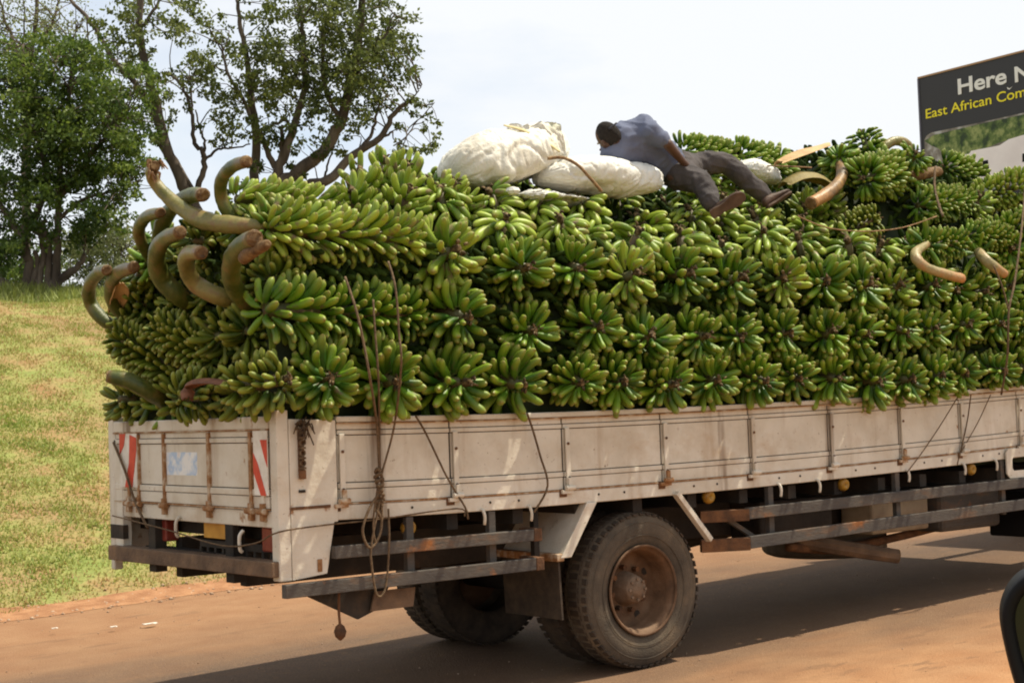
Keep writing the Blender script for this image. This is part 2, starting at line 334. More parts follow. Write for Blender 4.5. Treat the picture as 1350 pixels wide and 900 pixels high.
def grass_patch(name, cnt, sampler, h0, h1, m, wid=.02):
    P = []; T = []
    while len(P) < cnt:
        X, Y = sampler(); d = edge_d(X, Y)
        if d < .30+.15*noise.noise(V((X*3, Y*3, 0))): continue
        cl = noise.noise(V((X*.5, Y*.5, 7)))+.6*noise.noise(V((X*2.2, Y*2.2, 2)))
        if cl < random.uniform(-.7, .35): continue
        P.append((X, Y, ground_z(X, Y)-.01)); T.append(min(1, max(0, .45+cl*.55+random.gauss(0, .22))))
    P = np.array(P); n = len(P); a = np.random.uniform(0, 2*np.pi, n); h = np.random.uniform(h0, h1, n); ln = np.random.uniform(.2, 1.1, n)*h
    side = np.stack([np.cos(a), np.sin(a), 0*a], 1)*wid*np.random.uniform(.6, 1.4, (n, 1)); lean = np.stack([-np.sin(a)*ln, np.cos(a)*ln, h], 1)
    v = np.stack([P-side, P+side, P+lean], 1).reshape(-1, 3); f = np.arange(3*n).reshape(-1, 3)
    o = np_mesh(name, v, f, m); set_tone(o, np.array(T), 3); return o
M['grass'] = leafmat('grass_blades', (.40, .25, .11), (.34, .34, .09), (.20, .28, .045), trans=.35)
def s1(): return random.uniform(-13, 9.5), random.uniform(6.9, 22.5)
g = grass_patch('grass', 430000, s1, .02, .060, M['grass'], .012)
tagp(g, 'short patchy green and straw coloured grass on the roadside bank', 'grass', kind='stuff')
def s2():
    D = random.uniform(30.0, 38); x = random.uniform(-700, 900); p = CAM+(CF+CR*((x-675)/FPX))*D; return p.x, p.y
g = grass_patch('tall_grass', 42000, s2, .06, .30, leafmat('lush_grass', (.17, .18, .05), (.21, .25, .055), (.28, .31, .08), trans=.3), .02)
tagp(g, 'taller fresh green grass growing along the top of the bank under the trees', 'grass', kind='stuff')

# ---------------------------------------------------------------- trees
M['bark'] = nmat('grey_brown_bark', [(.3, (.045, .034, .026)), (.55, (.11, .085, .065)), (.75, (.20, .16, .125))], 3, 8, .95, .7, 20, stretch=(1, 1, .35))
M['leafA'] = leafmat('dark_tree_leaf', (.028, .056, .010), (.078, .128, .020), (.20, .26, .045), .5, .44)
M['leafB'] = leafmat('broad_tree_leaf', (.040, .058, .015), (.092, .118, .028), (.21, .24, .055), .5, .44)
M['leafC'] = leafmat('pale_bush_leaf', (.07, .10, .03), (.15, .18, .06), (.26, .28, .11), .5, .35)
def limb(mb, pts, r0, r1, jit=.0, n=9):
    P = smooth_path(pts, 5); m = len(P)
    P = [p+V((random.gauss(0, jit), random.gauss(0, jit), random.gauss(0, jit))) if 0 < i < m-1 else p for i, p in enumerate(P)]
    mb.tube(P, [r0+(r1-r0)*i/(m-1) for i in range(m)], n); return P
def leaves(name, clumps, m, parent, per, size, spread, hang=.3):
    c = np.array([[*p, s, t] for p, s, t in clumps]); n = len(c)*per
    base = np.repeat(c, per, 0); off = np.random.normal(0, 1, (n, 3)); off /= np.maximum(np.linalg.norm(off, axis=1, keepdims=True), .3)
    off *= np.random.uniform(.25, 1, (n, 1))*spread*base[:, 3:4]*np.array([1, 1, .7])
    P = base[:, :3]+off
    a = np.random.normal(0, 1, (n, 3)); a[:, 2] -= hang*2; a /= np.linalg.norm(a, axis=1, keepdims=True)
    bb = np.cross(a, np.random.normal(0, 1, (n, 3))); bb /= np.linalg.norm(bb, axis=1, keepdims=True); cc = np.cross(a, bb)
    s = size*np.random.uniform(.6, 1.3, (n, 1)); v = np.stack([P, P+a*s*.5+bb*s*.30+cc*s*.08, P+a*s, P+a*s*.5-bb*s*.30+cc*s*.08], 1).reshape(-1, 3)
    f = np.arange(4*n).reshape(-1, 4); o = np_mesh(name, v, f, m, parent)
    tone = np.clip(np.random.normal(.42, .2, n)+base[:, 4]*.35, 0, 1); set_tone(o, tone, 4); return o
TH = {'broad_leaved_tree': .80, 'dense_tree': .66, 'leafy_bush': .8}
def tree(name, label, D, limbs, blobs, leafm, per, size, spread, base, group=None, twig=.006, jit=.014):
    root = empty(name, (0, 0, 0), label=label, cat='tree', group=group); mb = MB(); pts = []
    for (pl, r0, r1) in limbs:
        q = []
        for i, p in enumerate(pl): q.append(atD(p[0], p[1], D+(p[2] if len(p) > 2 else 0)))
        pts += limb(mb, q, r0, r1, jit)
    pts = [p for p in pts]; arr = np.array([tuple(p) for p in pts]); clumps = []
    tw = MB()
    for (x, y, rx_, ry, cnt, tone, sz) in blobs:
        for i in range(int(cnt*TH.get(name, 1))):
            a = random.uniform(0, 6.283); q = math.sqrt(random.random())*(1+.15*math.sin(3*a+x)); xx = x+rx_*q*math.cos(a); yy = y+ry*q*math.sin(a)
            dd = random.gauss(0, 1)*.9
            p = atD(xx, yy, D+max(-1.9, min(1.9, dd)))
            clumps.append((p, sz*random.uniform(.6, 1.3), tone+noise.noise(p*.9)*.9+random.gauss(0, .25)))
            if random.random() < .55:
                k = int(np.argmin(((arr-np.array(tuple(p)))**2).sum(1)*np.random.uniform(.7, 1.4, len(arr)))); q0 = pts[k]; mid = (q0+p)/2+V((random.gauss(0, .15), random.gauss(0, .15), random.gauss(.05, .12)))
                dl = (p-q0).length
                if dl < 1.9: tw.tube(smooth_path([q0, mid, p], 3), lerp_list([.010+.006*dl, twig], 7), 4, cap=False)
    trunk = mb.build('trunk', M['bark'], root, smooth=True); tw.build('branches', M['bark'], root, smooth=True, kind='stuff')
    c = leaves('crown', clumps, leafm, root, per, size, spread); c['kind'] = 'stuff'
    return root
# multi-stemmed tree behind the tail of the load
tree('broad_leaved_tree', 'large multi stemmed tree with spreading bare limbs and open crown behind the banana load', 36, [
    ([(300, 400), (285, 330), (262, 285), (238, 235), (216, 185), (205, 130), (190, 80), (184, 25), (190, -40)], 0.187, 0.055),
    ([(214, 180), (185, 120), (150, 80), (120, 30, .5), (92, 0, .6), (70, -30, .6)], 0.078, 0.031),
    ([(187, 35), (205, 10), (215, -12)], 0.047, 0.023), ([(184, 30), (184, 0), (186, -30)], 0.039, 0.023), ([(186, 42), (181, 28)], 0.047, 0.039),
    ([(258, 255), (232, 215), (205, 187), (198, 180)], 0.055, 0.016), ([(240, 238), (225, 215), (200, 180)], 0.047, 0.023),
    ([(255, 260), (268, 225), (267, 200), (255, 185), (252, 145), (240, 115), (219, 95)], 0.078, 0.023), ([(267, 208), (270, 185), (262, 165), (258, 145)], 0.039, 0.016),
    ([(268, 215), (285, 198), (300, 196), (330, 190)], 0.039, 0.016), ([(254, 165), (252, 130), (250, 100)], 0.035, 0.016),
    ([(336, 400, .4), (335, 260, .4), (338, 190, .4), (332, 130, .3), (328, 90, .2), (318, 40), (312, 0)], 0.133, 0.039),
    ([(372, 400), (356, 300), (362, 250), (372, 210), (384, 178), (392, 150), (402, 110), (400, 60), (398, 20)], 0.156, 0.039),
    ([(366, 240), (371, 200), (373, 165)], 0.078, 0.039), ([(384, 178), (378, 160), (362, 165), (350, 172)], 0.047, 0.023),
    ([(374, 238), (358, 212), (345, 180), (330, 150), (300, 95), (292, 60)], 0.086, 0.023),
    ([(350, 400), (358, 262), (392, 228), (425, 200), (447, 165), (462, 110), (472, 60), (478, 0), (484, -40)], 0.187, 0.070),
    ([(392, 226), (388, 218)], 0.055, 0.031), ([(450, 160), (430, 120), (425, 70), (432, 10)], 0.070, 0.023), ([(466, 100), (500, 60), (520, 20)], 0.062, 0.016),
    ([(390, 400, -.3), (398, 258, -.3), (432, 238, -.3), (465, 205, -.3), (500, 182, -.3), (520, 150, -.3), (545, 130, -.3)], 0.148, 0.039),
    ([(470, 202, -.3), (488, 180), (497, 150), (500, 135)], 0.055, 0.016), ([(500, 182, -.3), (518, 174, -.3)], 0.039, 0.023), ([(545, 130, -.3), (552, 118, -.3), (556, 112, -.3)], 0.020, 0.006), ([(428, 236), (432, 215), (440, 195), (444, 180)], 0.031, 0.008),
    ([(532, 185), (545, 165), (560, 150), (573, 135)], 0.016, 0.008),
    ], [
    (430, 60, 85, 80, 185, .1, 1), (480, 30, 60, 50, 80, .1, 1), (380, 100, 60, 60, 90, .15, 1), (455, 130, 55, 45, 80, -.1, 1), (500, 90, 45, 50, 55, .1, 1), (410, -10, 110, 40, 80, .1, 1),
    (530, 60, 22, 35, 18, .2, .8), (540, 100, 10, 15, 6, .2, .8), (330, 110, 60, 60, 75, .4, .85), (270, 70, 50, 55, 52, .5, .8), (300, 170, 45, 35, 26, .3, .7), (250, 110, 25, 40, 16, .4, .7),
    (400, 180, 55, 22, 30, -.1, .8), (210, 20, 55, 30, 40, .3, .9), (150, 50, 40, 50, 40, .4, .9), (180, 100, 45, 40, 34, .4, .8), (205, 150, 25, 35, 20, .3, .7), (565, 160, 14, 22, 7, .3, .6), (550, 195, 30, 12, 12, .3, .6), (530, 165, 10, 30, 5, .3, .5),
    (440, 200, 20, 12, 6, .0, .6), (330, 215, 20, 15, 6, .2, .5), (315, 240, 15, 20, 4, .2, .5), (390, 225, 15, 15, 4, 0, .5), (545, 135, 16, 16, 5, .2, .5), (240, 30, 30, 20, 12, .3, .7)],
    M['leafB'], 30, .108, .27, None)
# dense tree left
tree('dense_tree', 'dense dark green tree with several twisted trunks at the top of the grass bank', 33.5, [
    ([(28, 412), (35, 380), (38, 345), (30, 310), (45, 285), (60, 250), (55, 200), (40, 140), (30, 60)], .12, .04),
    ([(72, 405), (74, 370), (75, 330), (76, 280), (80, 220), (90, 150), (95, 80)], .11, .04),
    ([(55, 405), (52, 370), (58, 330), (50, 300), (62, 290)], .08, .05), ([(60, 400), (64, 360), (66, 330), (58, 300)], .09, .05),
    ([(64, 400), (66, 375), (90, 360), (108, 345), (112, 335)], .10, .05), ([(70, 398), (80, 372), (100, 358)], .06, .04), ([(50, 402), (20, 385), (5, 372), (-8, 360)], .12, .08),
    ([(48, 398), (42, 375), (50, 350), (46, 330)], .08, .05), ([(66, 402), (58, 385), (50, 372), (40, 368)], .06, .03),
    ([(38, 345), (20, 300), (-10, 250), (-30, 180)], .09, .04), ([(78, 260), (110, 215), (140, 180), (165, 150)], .07, .03), ([(76, 290), (100, 270), (130, 255), (165, 250)], .05, .02)],
    [(80, 120, 80, 60, 190, .3, 1), (50, 200, 80, 60, 210, -.1, 1), (130, 190, 60, 50, 140, .1, 1), (20, 280, 60, 50, 130, -.25, 1), (110, 250, 60, 35, 80, .1, .9), (60, 150, 90, 50, 150, .2, 1), (0, 120, 50, 60, 70, .1, 1),
     (165, 240, 25, 30, 22, .5, .7), (150, 290, 32, 18, 22, .5, .7), (115, 290, 14, 25, 34, -.6, .7), (5, 330, 30, 40, 44, -.2, .9), (165, 215, 20, 20, 16, .4, .7), (140, 130, 30, 30, 34, .4, .8), (90, 320, 30, 20, 16, .1, .7), (60, 70, 65, 30, 60, .4, .8), (110, 70, 40, 30, 40, .5, .8), (165, 175, 40, 45, 60, .3, .9), (185, 120, 25, 40, 30, .5, .8), (175, 210, 30, 20, 26, .3, .8), (-10, 60, 30, 30, 26, .5, .8)],
    M['leafA'], 38, .100, .29, None)
# thin bare-twigged tree further off
tree('sparse_tree', 'thin pale tree with fine bare twigs rising behind the dense tree', 42, [
    ([(30, 420), (34, 300), (36, 150), (38, 90), (46, 40), (50, -20)], .15, .04), ([(38, 110), (20, 60), (5, 20), (-5, -20)], .06, .02), ([(40, 80), (62, 45), (75, 10), (85, -20)], .05, .02), ([(34, 130), (60, 90), (90, 60), (100, 40)], .05, .015), ([(30, 60), (32, 20), (28, -20)], .03, .01)],
    [(30, 40, 60, 50, 130, .6, .9), (80, 30, 40, 40, 50, .7, .9), (10, 80, 30, 30, 34, .6, .8)], M['leafC'], 13, .085, .42, None, twig=.008)
# loose bush right of the trunks
tree('leafy_bush', 'pale olive bush standing beside the twisted trunks on the bank', 38, [
    ([(120, 400), (122, 370), (118, 340), (110, 320)], .06, .02), ([(140, 400), (142, 370), (150, 345), (160, 330)], .06, .02), ([(160, 402), (165, 380), (175, 360)], .05, .02)],
    [(130, 350, 45, 45, 150, .35, 1), (165, 340, 35, 45, 90, .35, 1), (110, 320, 40, 25, 60, .3, .9), (150, 300, 30, 20, 34, .5, .8), (120, 390, 70, 12, 60, .1, .8), (200, 385, 40, 16, 60, .1, .8)], M['leafC'], 32, .085, .36, None)
tree('dark_bush', 'dark low bush filling the gap behind the twisted trunks', 41, [([(20, 410), (20, 370), (10, 340)], .06, .02), ([(-20, 410), (-15, 370), (-25, 340)], .06, .02)],
    [(-10, 350, 45, 40, 80, -.2, 1), (40, 350, 40, 36, 60, -.1, 1), (60, 385, 60, 12, 40, 0, .8)], M['leafA'], 30, .10, .38, None)
# mossy clod at the crest
clod = MB(); c = atD(86, 408, 29); 
for i in range(5):
    q = c+CR*(i*.09-.2)+V((0, 0, -.02*i)); clod.tube([q+V((0, 0, -.12)), q+V((0, 0, -.02)), q+V((.01, 0, .05)), q+V((0, 0, .075-.01*i))], [.17, .14, .09, .02], 9, True)
tagp(clod.build('mossy_clod', nmat('moss', [(.4, (.03, .03, .012)), (.6, (.09, .11, .02))], 9, 6, .95, .9, 40), smooth=True, loc=c), 'small dark mossy clod at the crest of the grass bank', 'clod')

# ---------------------------------------------------------------- billboard
def billboard():
    D0 = 36.0; A = atD(1211.5, 104, D0); yb = YAW+R(-33.8); hd = V((math.sin(yb+R(0)), math.cos(yb), 0))
    # the panel runs away to the left; to the right it comes nearer
    along = -V((math.sin(YAW-R(33.8)), math.cos(YAW-R(33.8)), 0)); down = V((0, 0, -1)); nrm = along.cross(V((0, 0, 1))).normalized()
    if nrm.dot(CAM-A) < 0: nrm = -nrm
    S = 1/((1350-1211.5))  # width unit worked out below
    root = empty('billboard', tuple(A+down*7.5), label='large dark advertising billboard with white and yellow lettering above the load', cat='billboard')
    def P(u, v, o=0): return A+along*u+down*v+nrm*o
    Wd, Hh = 8.0, 3.05
    fr = mat('panel_print', (.030, .030, .034), .55); edge = mat('panel_edge', (.36, .22, .12), .6)
    MB().quadbox([P(0, Hh, -.12), P(Wd, Hh, -.12), P(Wd, Hh, 0), P(0, Hh, 0), P(0, 0, -.12), P(Wd, 0, -.12), P(Wd, 0, 0), P(0, 0, 0)]).build('panel', fr, root)
    MB().quadbox([P(-.03, -.0, -.13), P(Wd, -.0, -.13), P(Wd, -.0, .02), P(-.03, -.0, .02), P(-.03, -.04, -.13), P(Wd, -.04, -.13), P(Wd, -.04, .02), P(-.03, -.04, .02)]).build('frame', edge, root)
    MB().quadbox([P(-.04, Hh, -.13), P(-.002, Hh, -.13), P(-.002, Hh, .02), P(-.04, Hh, .02), P(-.04, -.0, -.13), P(-.002, -.0, -.13), P(-.002, -.0, .02), P(-.04, -.0, .02)]).build('frame', mat('panel_side', (.12, .12, .16), .6), root)
    for u in (1.6, 6.2): MB().tube([P(u, -.0+.3, -.3), P(u, 9.5, -.3)], .14, 12).build('post', M['bar'], root, smooth=True)
    rot = Matrix((along, -down, nrm)).transposed().to_4x4()
    def text(s, u, v, size, col, off):
        cu = bpy.data.curves.new('lettering', 'FONT'); cu.body = s; cu.size = size; cu.offset = off; cu.extrude = .004; cu.materials.append(col)
        o = bpy.data.objects.new('lettering', cu); COL.objects.link(o); o.parent = root
        o.matrix_basis = Matrix.Translation(-(A+down*7.5))@Matrix.Translation(P(u, v, .008))@rot; return o
    return P, text, root, along
BP, BT, BR, BAL = billboard()
def bpx(px, py):      # photo measurement -> panel coordinates
    A = BP(0, 0); n = BAL.cross(V((0, 0, 1))); d = ray(px, py); q = CAM+d*((A-CAM).dot(n)/d.dot(n)); return (q-A).dot(BAL), -(q-A).z
wl = mat('white_letters', (.72, .72, .70), .5); yl = mat('yellow_letters', (.78, .68, .02), .5)
def fit_text(s, x0, yb_, x1, y1b, cap_top, col, off):
    u0, v0 = bpx(x0, yb_); u1, v1 = bpx(x1, y1b); ut, vt = bpx(x0, cap_top); o = BT(s, u0, v0, 1, col, off); bpy.context.view_layer.update()
    sc = (v0-vt)/.70; w_ = max(o.bound_box[6][0]-o.bound_box[0][0], .01); o.scale = ((u1-u0)/w_, sc, 1)
    me = bpy.data.meshes.new_from_object(o); q = bpy.data.objects.new('letters', me); COL.objects.link(q); q.parent = BR; q.matrix_basis = o.matrix_basis@Matrix.Identity(4); bpy.data.objects.remove(o); return q
fit_text('Here', 1262, 125, 1326, 113, 105, wl, .022)
fit_text('N', 1337, 109, 1358, 105, 89, wl, .022)
fit_text('East African Com', 1220, 157, 1351.5, 129.5, 144.5, yl, .006)
def flat(pts, m, o, name='picture_print'):
    P = [BP(*bpx(*p), o) for p in pts]; mb = MB(); mb.prism(P, (BP(0, 0, .003)-BP(0, 0, 0))); mb.build(name, m, BR); return mb
flat([(1328, 115), (1331, 117), (1334, 115), (1335, 114), (1333, 116.5), (1331, 118.5), (1328.5, 117.5)], wl, .006, 'mark')
flat([(1219.5, 206), (1219, 184), (1222, 179), (1228, 175), (1300, 160), (1420, 133), (1420, 232), (1219.5, 262)], nmat('print_haze', [(.35, (.10, .09, .08)), (.5, (.22, .20, .17)), (.65, (.42, .42, .42))], 3.5, 5, .5), .004)
flat([(1219, 186), (1232, 178), (1300, 162), (1420, 136), (1420, 170), (1350, 180), (1318, 188), (1290, 200), (1275, 205), (1245, 205), (1238, 196), (1228, 192)], nmat('print_trees', [(.38, (.025, .045, .018)), (.5, (.09, .14, .035)), (.62, (.26, .30, .11))], 4.5, 7, .5), .008)
tank = nmat('print_tank', [(.3, (.68, .63, .65)), (.7, (.84, .80, .82))], 1, 5, .5)
flat([(1266, 205), (1278, 203), (1281, 199), (1318, 192), (1330, 184), (1350, 178), (1420, 162), (1420, 222), (1350, 236), (1290, 240), (1268, 240)], tank, .012)
flat([(1293, 213), (1303, 211), (1306, 232), (1294, 233)], M['black'], .016); flat([(1286, 218), (1290, 217), (1290, 223), (1286, 224)], M['black'], .016)
flat([(1348.5, 203), (1358, 200), (1358, 212), (1348.5, 214)], M['black'], .016)

# ---------------------------------------------------------------- truck
def sag(X): return .0075*(X-2)**2 if X < 2 else .0033*(min(X, 7)-2)**2+(.033*(X-7) if X > 7 else 0)
TW = 2.263; TL = 8.35
truck = empty('flatbed_truck', (0, 0, 0), label='old cream dropside truck with rusty rear wheels and a bed piled with green bananas', cat='truck')
def tb(name, m, *boxes, bevel=.004, sg=True, nx=1, **k):
    mb = MB()
    for bx in boxes: mb.box(*bx, fx=sag if sg else None, nx=nx)
    return mb.build(name, m, truck, bevel=bevel, **k)
seams = [.36, 1.15, 2.02, 2.87, 3.71, 4.54, 5.35, 6.10, 6.88, 7.7, TL]
# near and far side rails
for yy in (0, TW-.06):
    tb('side_rail', M['paint'], (.0, TL, yy, yy+.06, 1.115, 1.200), nx=14, bevel=.006)
    tb('rail_lip', M['paint_rust'], (.34, TL, yy-.004 if yy == 0 else yy, yy+.066, 1.2015, 1.2105), nx=14, bevel=0)
def drop_side(y, face):                                 # face -1 = outwards to -y
    o = -face
    for i in range(len(seams)-1):
        a, c = seams[i]+.006, seams[i+1]-.006
        for (z0, z1, t) in ((1.212, 1.288, .050), (1.292, 1.322, .056), (1.327, 1.592, .046), (1.597, 1.622, .054), (1.626, 1.665, .048)):
            y0 = y+(.056-t) if face < 0 else y; y1 = y+.056 if face < 0 else y+t
            tb('side_board', M['paint'], (a, c, y0, y1, z0, z1), nx=3, bevel=.003)
        tb('seam_strip', M['gap'], (seams[i]-.0055, seams[i]+.0055, y+.016, y+.040, 1.215, 1.66), bevel=0)
    tb('side_backing', M['gap'], (seams[0], TL, y+.018 if face < 0 else y+.008, y+.045 if face < 0 else y+.035, 1.215, 1.66), nx=12, bevel=0)
    tb('top_rail', M['paint'], (.36, TL, y-.006 if face < 0 else y-.006, y+.062, 1.667, 1.700), nx=14, bevel=.006)
drop_side(0.0, -1); drop_side(TW-.06, 1)
tb('rail_lip', M['paint_rust'], (.36, TL, -.0095, .058, 1.658, 1.6655), nx=14, bevel=0)
for i, X in enumerate(seams[:-1]):
    mb = MB(); s_ = sag(X)
    mb.box(X+.012, X+.046, -.014, -.001, 1.225+s_, 1.60+s_); mb.build('gate_strap', M['paint'], truck, bevel=.003)
    mb = MB(); mb.box(X-.035, X+.055, -.026, -.001, 1.185+s_, 1.208+s_); mb.tube([(X-.012, -.03, 1.222+s_), (X+.06, -.03, 1.222+s_)], .016, 10); mb.box(X+.014, X+.044, -.03, -.013, 1.20+s_, 1.285+s_); mb.build('hinge', M['paint'] if i % 3 else M['paint_rust'], truck, bevel=.003)
    mb = MB(); mb.box(X-.045, X+.012, -.006, -.0005, 1.165+s_, 1.215+s_); mb.build('rust_patch', M['rust'], truck)
    for z in (1.50, 1.285): MB().tube([(X+.029, -.021, z+s_), (X+.029, -.010, z+s_)], .009, 8).build('bolt', M['rust'], truck)
    for dx in (.28, .50): MB().tube([(X+dx, -.004, 1.165+sag(X+dx)), (X+dx, .002, 1.165+sag(X+dx))], .008, 8).build('bolt', M['gap'], truck)
# rear corner panels and posts
for yy, fl in ((0, 1), (TW, -1)):
    o = -.012*fl
    z0 = sag(0)
    MB().prism([(.048, yy+o, .825), (.27, yy+o, .845), (.325, yy+o, 1.128), (.35, yy+o, 1.128), (.35, yy+o, 1.70), (.048, yy+o, 1.715)], (0, .030*fl, 0)).build('corner_panel', M['paint'], truck, bevel=.004)
    MB().quadbox([(-.03, min(yy+o, yy+fl*.07), .825), (.045, min(yy+o, yy+fl*.07), .825), (.045, max(yy+o, yy+fl*.07), .825), (-.03, max(yy+o, yy+fl*.07), .825), (-.03, min(yy+o, yy+fl*.07), 1.765), (.045, min(yy+o, yy+fl*.07), 1.765), (.045, max(yy+o, yy+fl*.07), 1.765), (-.03, max(yy+o, yy+fl*.07), 1.765)]).build('corner_post', M['paint'], truck, bevel=.006)
MB().quadbox([(-.032, TW-.20, .82), (.03, TW-.20, .82), (.03, TW-.075, .82), (-.032, TW-.075, .82), (-.032, TW-.20, 1.40), (.03, TW-.20, 1.40), (.03, TW-.075, 1.70), (-.032, TW-.075, 1.70)]).build('corner_plate', M['paint'], truck, bevel=.004)
MB().box(-.036, .0, TW-.21, TW-.008, .97, 1.06).build('post_block', M['chassis'], truck)  # plain dark block on the far post
MB().box(.205, .235, -.02, -.013, .86, .93).build('dent_plate', M['paint_rust'], truck, bevel=.003)
# side latch with chain on the near corner
mb = MB(); mb.box(.10, .135, -.028, -.012, 1.40, 1.66); mb.tube([(.117, -.03, 1.38), (.117, -.03, 1.43)], .022, 8); mb.build('latch', M['rust'], truck, bevel=.003)
for k in range(7): MB().lathe([(-.006, .012), (.006, .012), (.006, .020), (-.006, .020), (-.006, .012)], (.117, -.036, 1.44+k*.028), 10, 'Y' if k % 2 else 'Z').build('chain_link', M['rope'], truck)
MB().box(.10, .14, -.02, -.012, 1.305, 1.32).build('latch_tab', M['gap'], truck); MB().box(.05, .30, -.018, -.0125, 1.212, 1.228).build('latch_bar', M['rust'], truck)
rt = MB()
for k in range(40):
    c = V((.13, -.04, 1.67)); a = V((random.gauss(0, 1), random.gauss(0, .5), random.gauss(0, .8))).normalized()*random.uniform(.02, .07); rt.tube(smooth_path([c+a*.2, c+a*.7+V((0, -.01, .01)), c+a+V((random.gauss(0, .02), 0, random.gauss(-.02, .02)))], 2), .004, 4)
tagp(rt.build('frayed_rope_ball', nmat('frayed', [(.3, (.02, .014, .01)), (.7, (.12, .075, .04))], 60, 4, .95), loc=(.13, -.06, 1.66)), 'tangled dark rope knot at the rear corner above the latch', 'rope knot')
# tailgate
ts = [.085, .29, .81, 1.42, 1.80, TW-.075]
tg = MB().box(-.012, .018, .075, TW-.075, 1.16, 1.70).build('tailgate', M['gap'], truck)
ORG[tg.name] = V((0, 0, 0))
for i in range(len(ts)-1):
    a, c = ts[i]+.006, ts[i+1]-.006
    for (z0, z1, t) in ((1.222, 1.288, .010), (1.292, 1.328, .016), (1.333, 1.585, .004), (1.59, 1.618, .014), (1.622, 1.655, .006)):
        MB().box(-.018-t, -.012, a, c, z0, z1).build('tailgate_board', M['paint'], tg, bevel=.003)
MB().box(-.034, .03, .08, TW-.08, 1.662, 1.735).build('tailgate_rail', M['paint'], tg, bevel=.008)
MB().box(-.0365, -.02, .08, TW-.08, 1.6555, 1.6645).build('rust_line', M['paint_rust'], tg)
MB().box(-.0365, -.02, .08, TW-.08, 1.2115, 1.2205).build('rust_line', M['paint_rust'], tg)
MB().box(-.022, .05, .07, TW-.08, 1.115, 1.208).build('rear_sill', M['paint'], truck, bevel=.006)
for y in ts[1:-1]+[.15, 1.95]:
    MB().box(-.040, -.018, y-.016, y+.016, 1.235, 1.65).build('strap', M['paint_rust'] if y != .15 else M['paint'], tg, bevel=.003)
    mb = MB(); mb.tube([(-.045, y-.045, 1.205), (-.045, y+.045, 1.205)], .018, 10); mb.box(-.05, -.02, y-.02, y+.02, 1.15, 1.25); mb.build('hinge', M['paint_rust'], truck, bevel=.003)
# reflector boards with slanted stripes (built as stripes with their own edges)
def reflector(y0, y1, z0, z1, red):
    MB().box(-.0425, -.0365, y0, y1, z0, z1).build('reflector_board', M['white'], tg)
    for poly in red: MB().prism([(-.043, y1+(y0-y1)*u, z0+(z1-z0)*v) for u, v in poly], (-.0025, 0, 0)).build('red_stripe', M['red'], tg)
# u runs from the far edge (left in view) to the near edge, v upwards
reflector(.035+.04, .235, 1.295, 1.655, [[(0, .36), (0, .66), (.30, .50), (.88, 0), (.50, 0)], [(.52, .86), (1, .86), (1, .44), (.84, .56)]])
reflector(1.80, 2.06, 1.31, 1.655, [[(0, .60), (0, 1), (.36, 1), (.26, .78)], [(.62, .98), (1, .92), (1, .70), (.72, 0), (.28, 0), (.55, .45)]])
MB().box(-.020, -.0225, .98, 1.41, 1.395, 1.535).build('sticker', M['sticker'], tg)
# rear bumper, lamps, number plate, grille-like bracket
MB().quadbox([(-.075, -.0, .85), (.03, -.0, .85), (.03, TW-.05, .83), (-.075, TW-.05, .83), (-.075, 0, .935), (.03, 0, .935), (.03, TW-.05, .925), (-.075, TW-.05, .925)]).build('rear_bumper', M['beam'], truck, bevel=.006)
for y in (.55, 1.6): MB().box(-.02, .06, y, y+.10, .78, 1.12).build('bumper_bracket', M['chassis'], truck, bevel=.004)
for y in (1.55, .10): MB().box(.03, .12, y, y+.20, .97, 1.11).build('tail_lamp', M['lens'], truck, bevel=.01)
MB().box(.03, .045, .55, 1.02, 1.02, 1.135).build('number_plate', M['plate'], truck, bevel=.003)
MB().box(.0295, .024, .55, .64, 1.02, 1.135).build('plate_end', M['white'], truck)
mb = MB(); mb.box(.05, .08, .22, 1.12, .96, 1.005); mb.box(.05, .08, .22, 1.12, .86, .88)
for k in range(10): mb.box(.05, .08, .22+k*.098, .245+k*.098, .88, .96)
mb.build('slotted_bracket', M['chassis'], truck, bevel=.003)
MB().box(.05, .12, .55, 1.9, .90, .93).build('rear_crossmember', M['chassis'], truck)
for (y, z) in ((1.22, 1.08), (.40, 1.03)): MB().tube(smooth_path([(-.03, y, z+.06), (-.055, y, z+.03), (-.055, y, z-.04), (-.04, y, z-.06)], 4), .011, 7).build('rope_hook', M['paint'], truck, smooth=True)
MB().box(-.03, .03, TW-.05, TW+.01, .76, .825).build('corner_foot', M['paint'], truck, bevel=.008)
# chassis
for y in (.66, 1.52): MB().box(.12, TL+2.8, y, y+.085, .74, .99).build('chassis_rail', M['chassis'], truck, bevel=.005)
for k in range(17): MB().box(.15+k*.50, .23+k*.50, .065, TW-.065, 1.02, 1.115).build('cross_bearer', M['chassis'], truck)
for k in range(16): tb('deck_plank', M['beam'], (.05, TL, .062+k*.1337, .062+k*.1337+.130, 1.118, 1.150), nx=8, bevel=0, sg=True)
for X in (.9, 2.1, 3.4, 4.6, 5.8, 7.0): MB().box(X, X+.08, .745, 1.52, .80, .94).build('crossmember', M['chassis'], truck)
